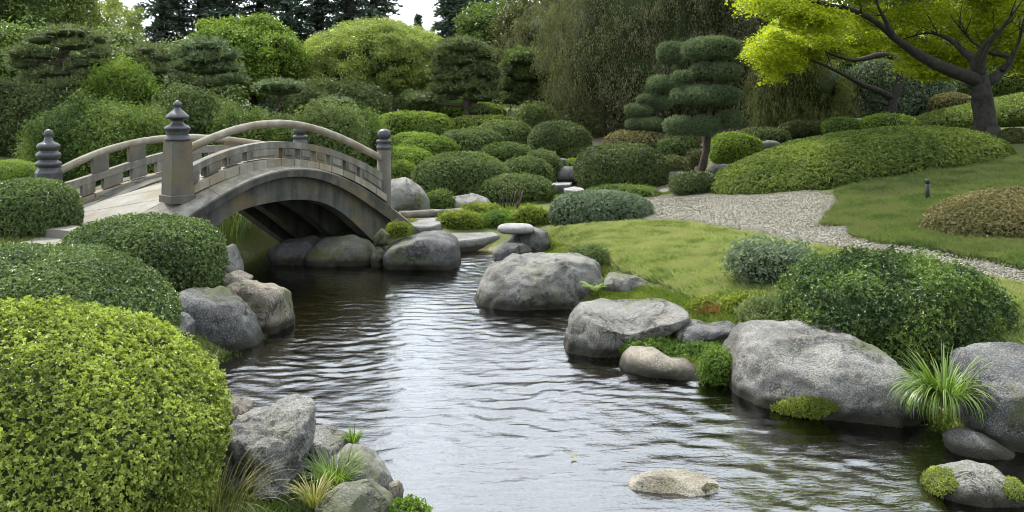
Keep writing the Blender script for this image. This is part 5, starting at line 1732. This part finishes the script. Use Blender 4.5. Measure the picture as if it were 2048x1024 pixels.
def fern(px, py, D, n, L, label):
    """arching fronds, each a row of narrow leaflets on both sides of its rib"""
    root = W(px, py, D)
    g = Geo()
    for k in range(n):
        a = 2 * math.pi * k / n + rng.uniform(-.35, .35)
        d = np.array([math.cos(a), math.sin(a), 0])
        s = np.array([-d[1], d[0], 0])
        l = L * rng.uniform(.6, 1.1)
        t = np.linspace(.1, 1, 15)
        arch = rng.uniform(.7, 1.15)
        C = root + d * (l * t * rng.uniform(.5, .9))[:, None] + np.array([0, 0, 1]) * (l * arch * (1.15 * t - .70 * t * t))[:, None]
        for sg in (-1, 1):
            ll = l * .20 * np.sin(np.pi * t ** .75) + .005
            A = nrm(s * sg + d * .55 + rng.normal(size=(len(t), 3)) * .18 - np.array([0, 0, .25]))
            Wv = np.cross(A, np.array([0, 0, 1.])) * .0075
            V = np.stack([C, C + A * (ll * .5)[:, None] + Wv, C + A * ll[:, None], C + A * (ll * .5)[:, None] - Wv], 1).reshape(-1, 3)
            g.add(V, np.arange(4 * len(t)).reshape(-1, 4), 0, False, rng.uniform(.3, 1, len(t)))
    return tag(g.build("fern", M['lime']), label, "fern")


fern(1190, 583, 10.7, 15, .24, "bright green fern between the broad domed boulder and the wedge stone")

# small fixtures
h = ground_hit(1855, 405)
root = empty("bollard_light", h, "slim dark bollard light standing on the grass slope", "bollard")
g = Geo()
hb = 50 / F * h[1]
g.lathe((h[0], h[1], h[2] - .05), [(0, 0), (.030, 0), (.030, hb * .86), (.024, hb * .87), (0, hb * .87)], 14)
g.build("post", M['black'], root)
g = Geo()
g.lathe((h[0], h[1], h[2] - .05 + hb * .87), [(.022, .001), (.034, .012), (.034, hb * .15), (.020, hb * .19), (0, hb * .195)], 14)
g.build("lamp_head", M['black'], root)
h = ground_hit(2018, 308)
g = Geo()
g.box((h[0], h[1] - .9, h[2] + .06), (.07, .04, .16))
g.box((h[0], h[1] - .9, h[2] - .04), (.03, .03, .1))
tag(g.build("plant_tag", M['white']), "tiny white plant marker in the dark shrub right of the maple trunk", "plant marker")


def hut(px, D, wpx, eave, ridge, label):
    x = (px - 1024) / F * D
    w_ = wpx / F * D
    ze, zr, zb = H - (eave - HZ) / F * D, H - (ridge - HZ) / F * D, gz((px - 1024) / F * D, D) - .2
    root = empty("garden_hut", (x, D, zb), label, "hut")
    g = Geo()
    g.box((x, D, (zb + ze) / 2), (w_ * .8, 1.6, ze - zb))
    g.build("wall", M['wallp'], root)
    g = Geo()
    a, d = w_ / 2, 1.15
    V = [[x - a, D - d, ze], [x + a, D - d, ze], [x + a * .7, D, zr], [x - a * .7, D, zr], [x - a, D + d, ze], [x + a, D + d, ze]]
    V += [[p[0], p[1], p[2] - .08] for p in V]
    g.add(V, [[0, 1, 2, 3], [5, 4, 3, 2], [6, 9, 8, 7], [11, 8, 9, 10], [0, 6, 7, 1], [4, 5, 11, 10]])
    g.add(V, [[0, 3, 4], [1, 5, 2], [6, 10, 9], [7, 8, 11]])
    g.add(V, [[0, 4, 10, 6], [1, 7, 11, 5]])
    g.build("roof", M['roof'], root)


hut(826, 52, 70, 222, 206, "low grey roofed hut half hidden behind the yellow topped hedge")
hut(1930, 40, 46, 196, 176, "small garden hut roof glimpsed left of the thick maple trunk")
g = Geo()
c = Wz(1148, 915, .012)
t = np.linspace(0, 1, 7)
hw_ = .017 * np.sin(np.pi * t) ** .7
ax = np.array([.8, .6, 0])
sd = np.array([-.6, .8, 0])
mid_l = c + ax * ((t - .5) * .06)[:, None] + np.array([0, 0, 1.]) * (.012 * (2 * t - 1) ** 2)[:, None]
V = np.concatenate([mid_l, mid_l + sd * hw_[:, None] + [0, 0, .004], mid_l - sd * hw_[:, None] + [0, 0, .004]])
i = np.arange(6)
g.add(V, np.concatenate([np.stack([i, i + 1, i + 8, i + 7], 1), np.stack([i, i + 14, i + 15, i + 1], 1)]))
tag(g.build("fallen_leaf", M['dry']), "small curled brown leaf floating in the middle of the pool", "leaf")
GROUPS = {"conifer": "conifers standing behind the garden", "boulder": "boulders along the stream and pond", "shrub": "shrubs planted through the garden",
          "ground_cover": "low cushions of ground cover", "broadleaf_tree": "broadleaf trees of the background", "pine": "layered pines of the background", "cloud_pine": "clipped cloud pines",
          "weeping_tree": "weeping trees of the background", "maple_tree": "yellow green maples on the slope", "stepping_stone": "flat stone slabs", "grass_tuft": "grass tufts between the boulders",
          "moss_patch": "moss patches on the rocks", "umbrella_tree": "small umbrella shaped trees behind the bridge", "reed_clump": "reeds under the arch", "garden_hut": "distant garden huts"}
for o in sc.objects:
    k = o.name.split('.')[0]
    if o.parent is None and k in GROUPS and o.get('label') and not o.get('group'):
        o['group'] = GROUPS[k]
print("scene done")
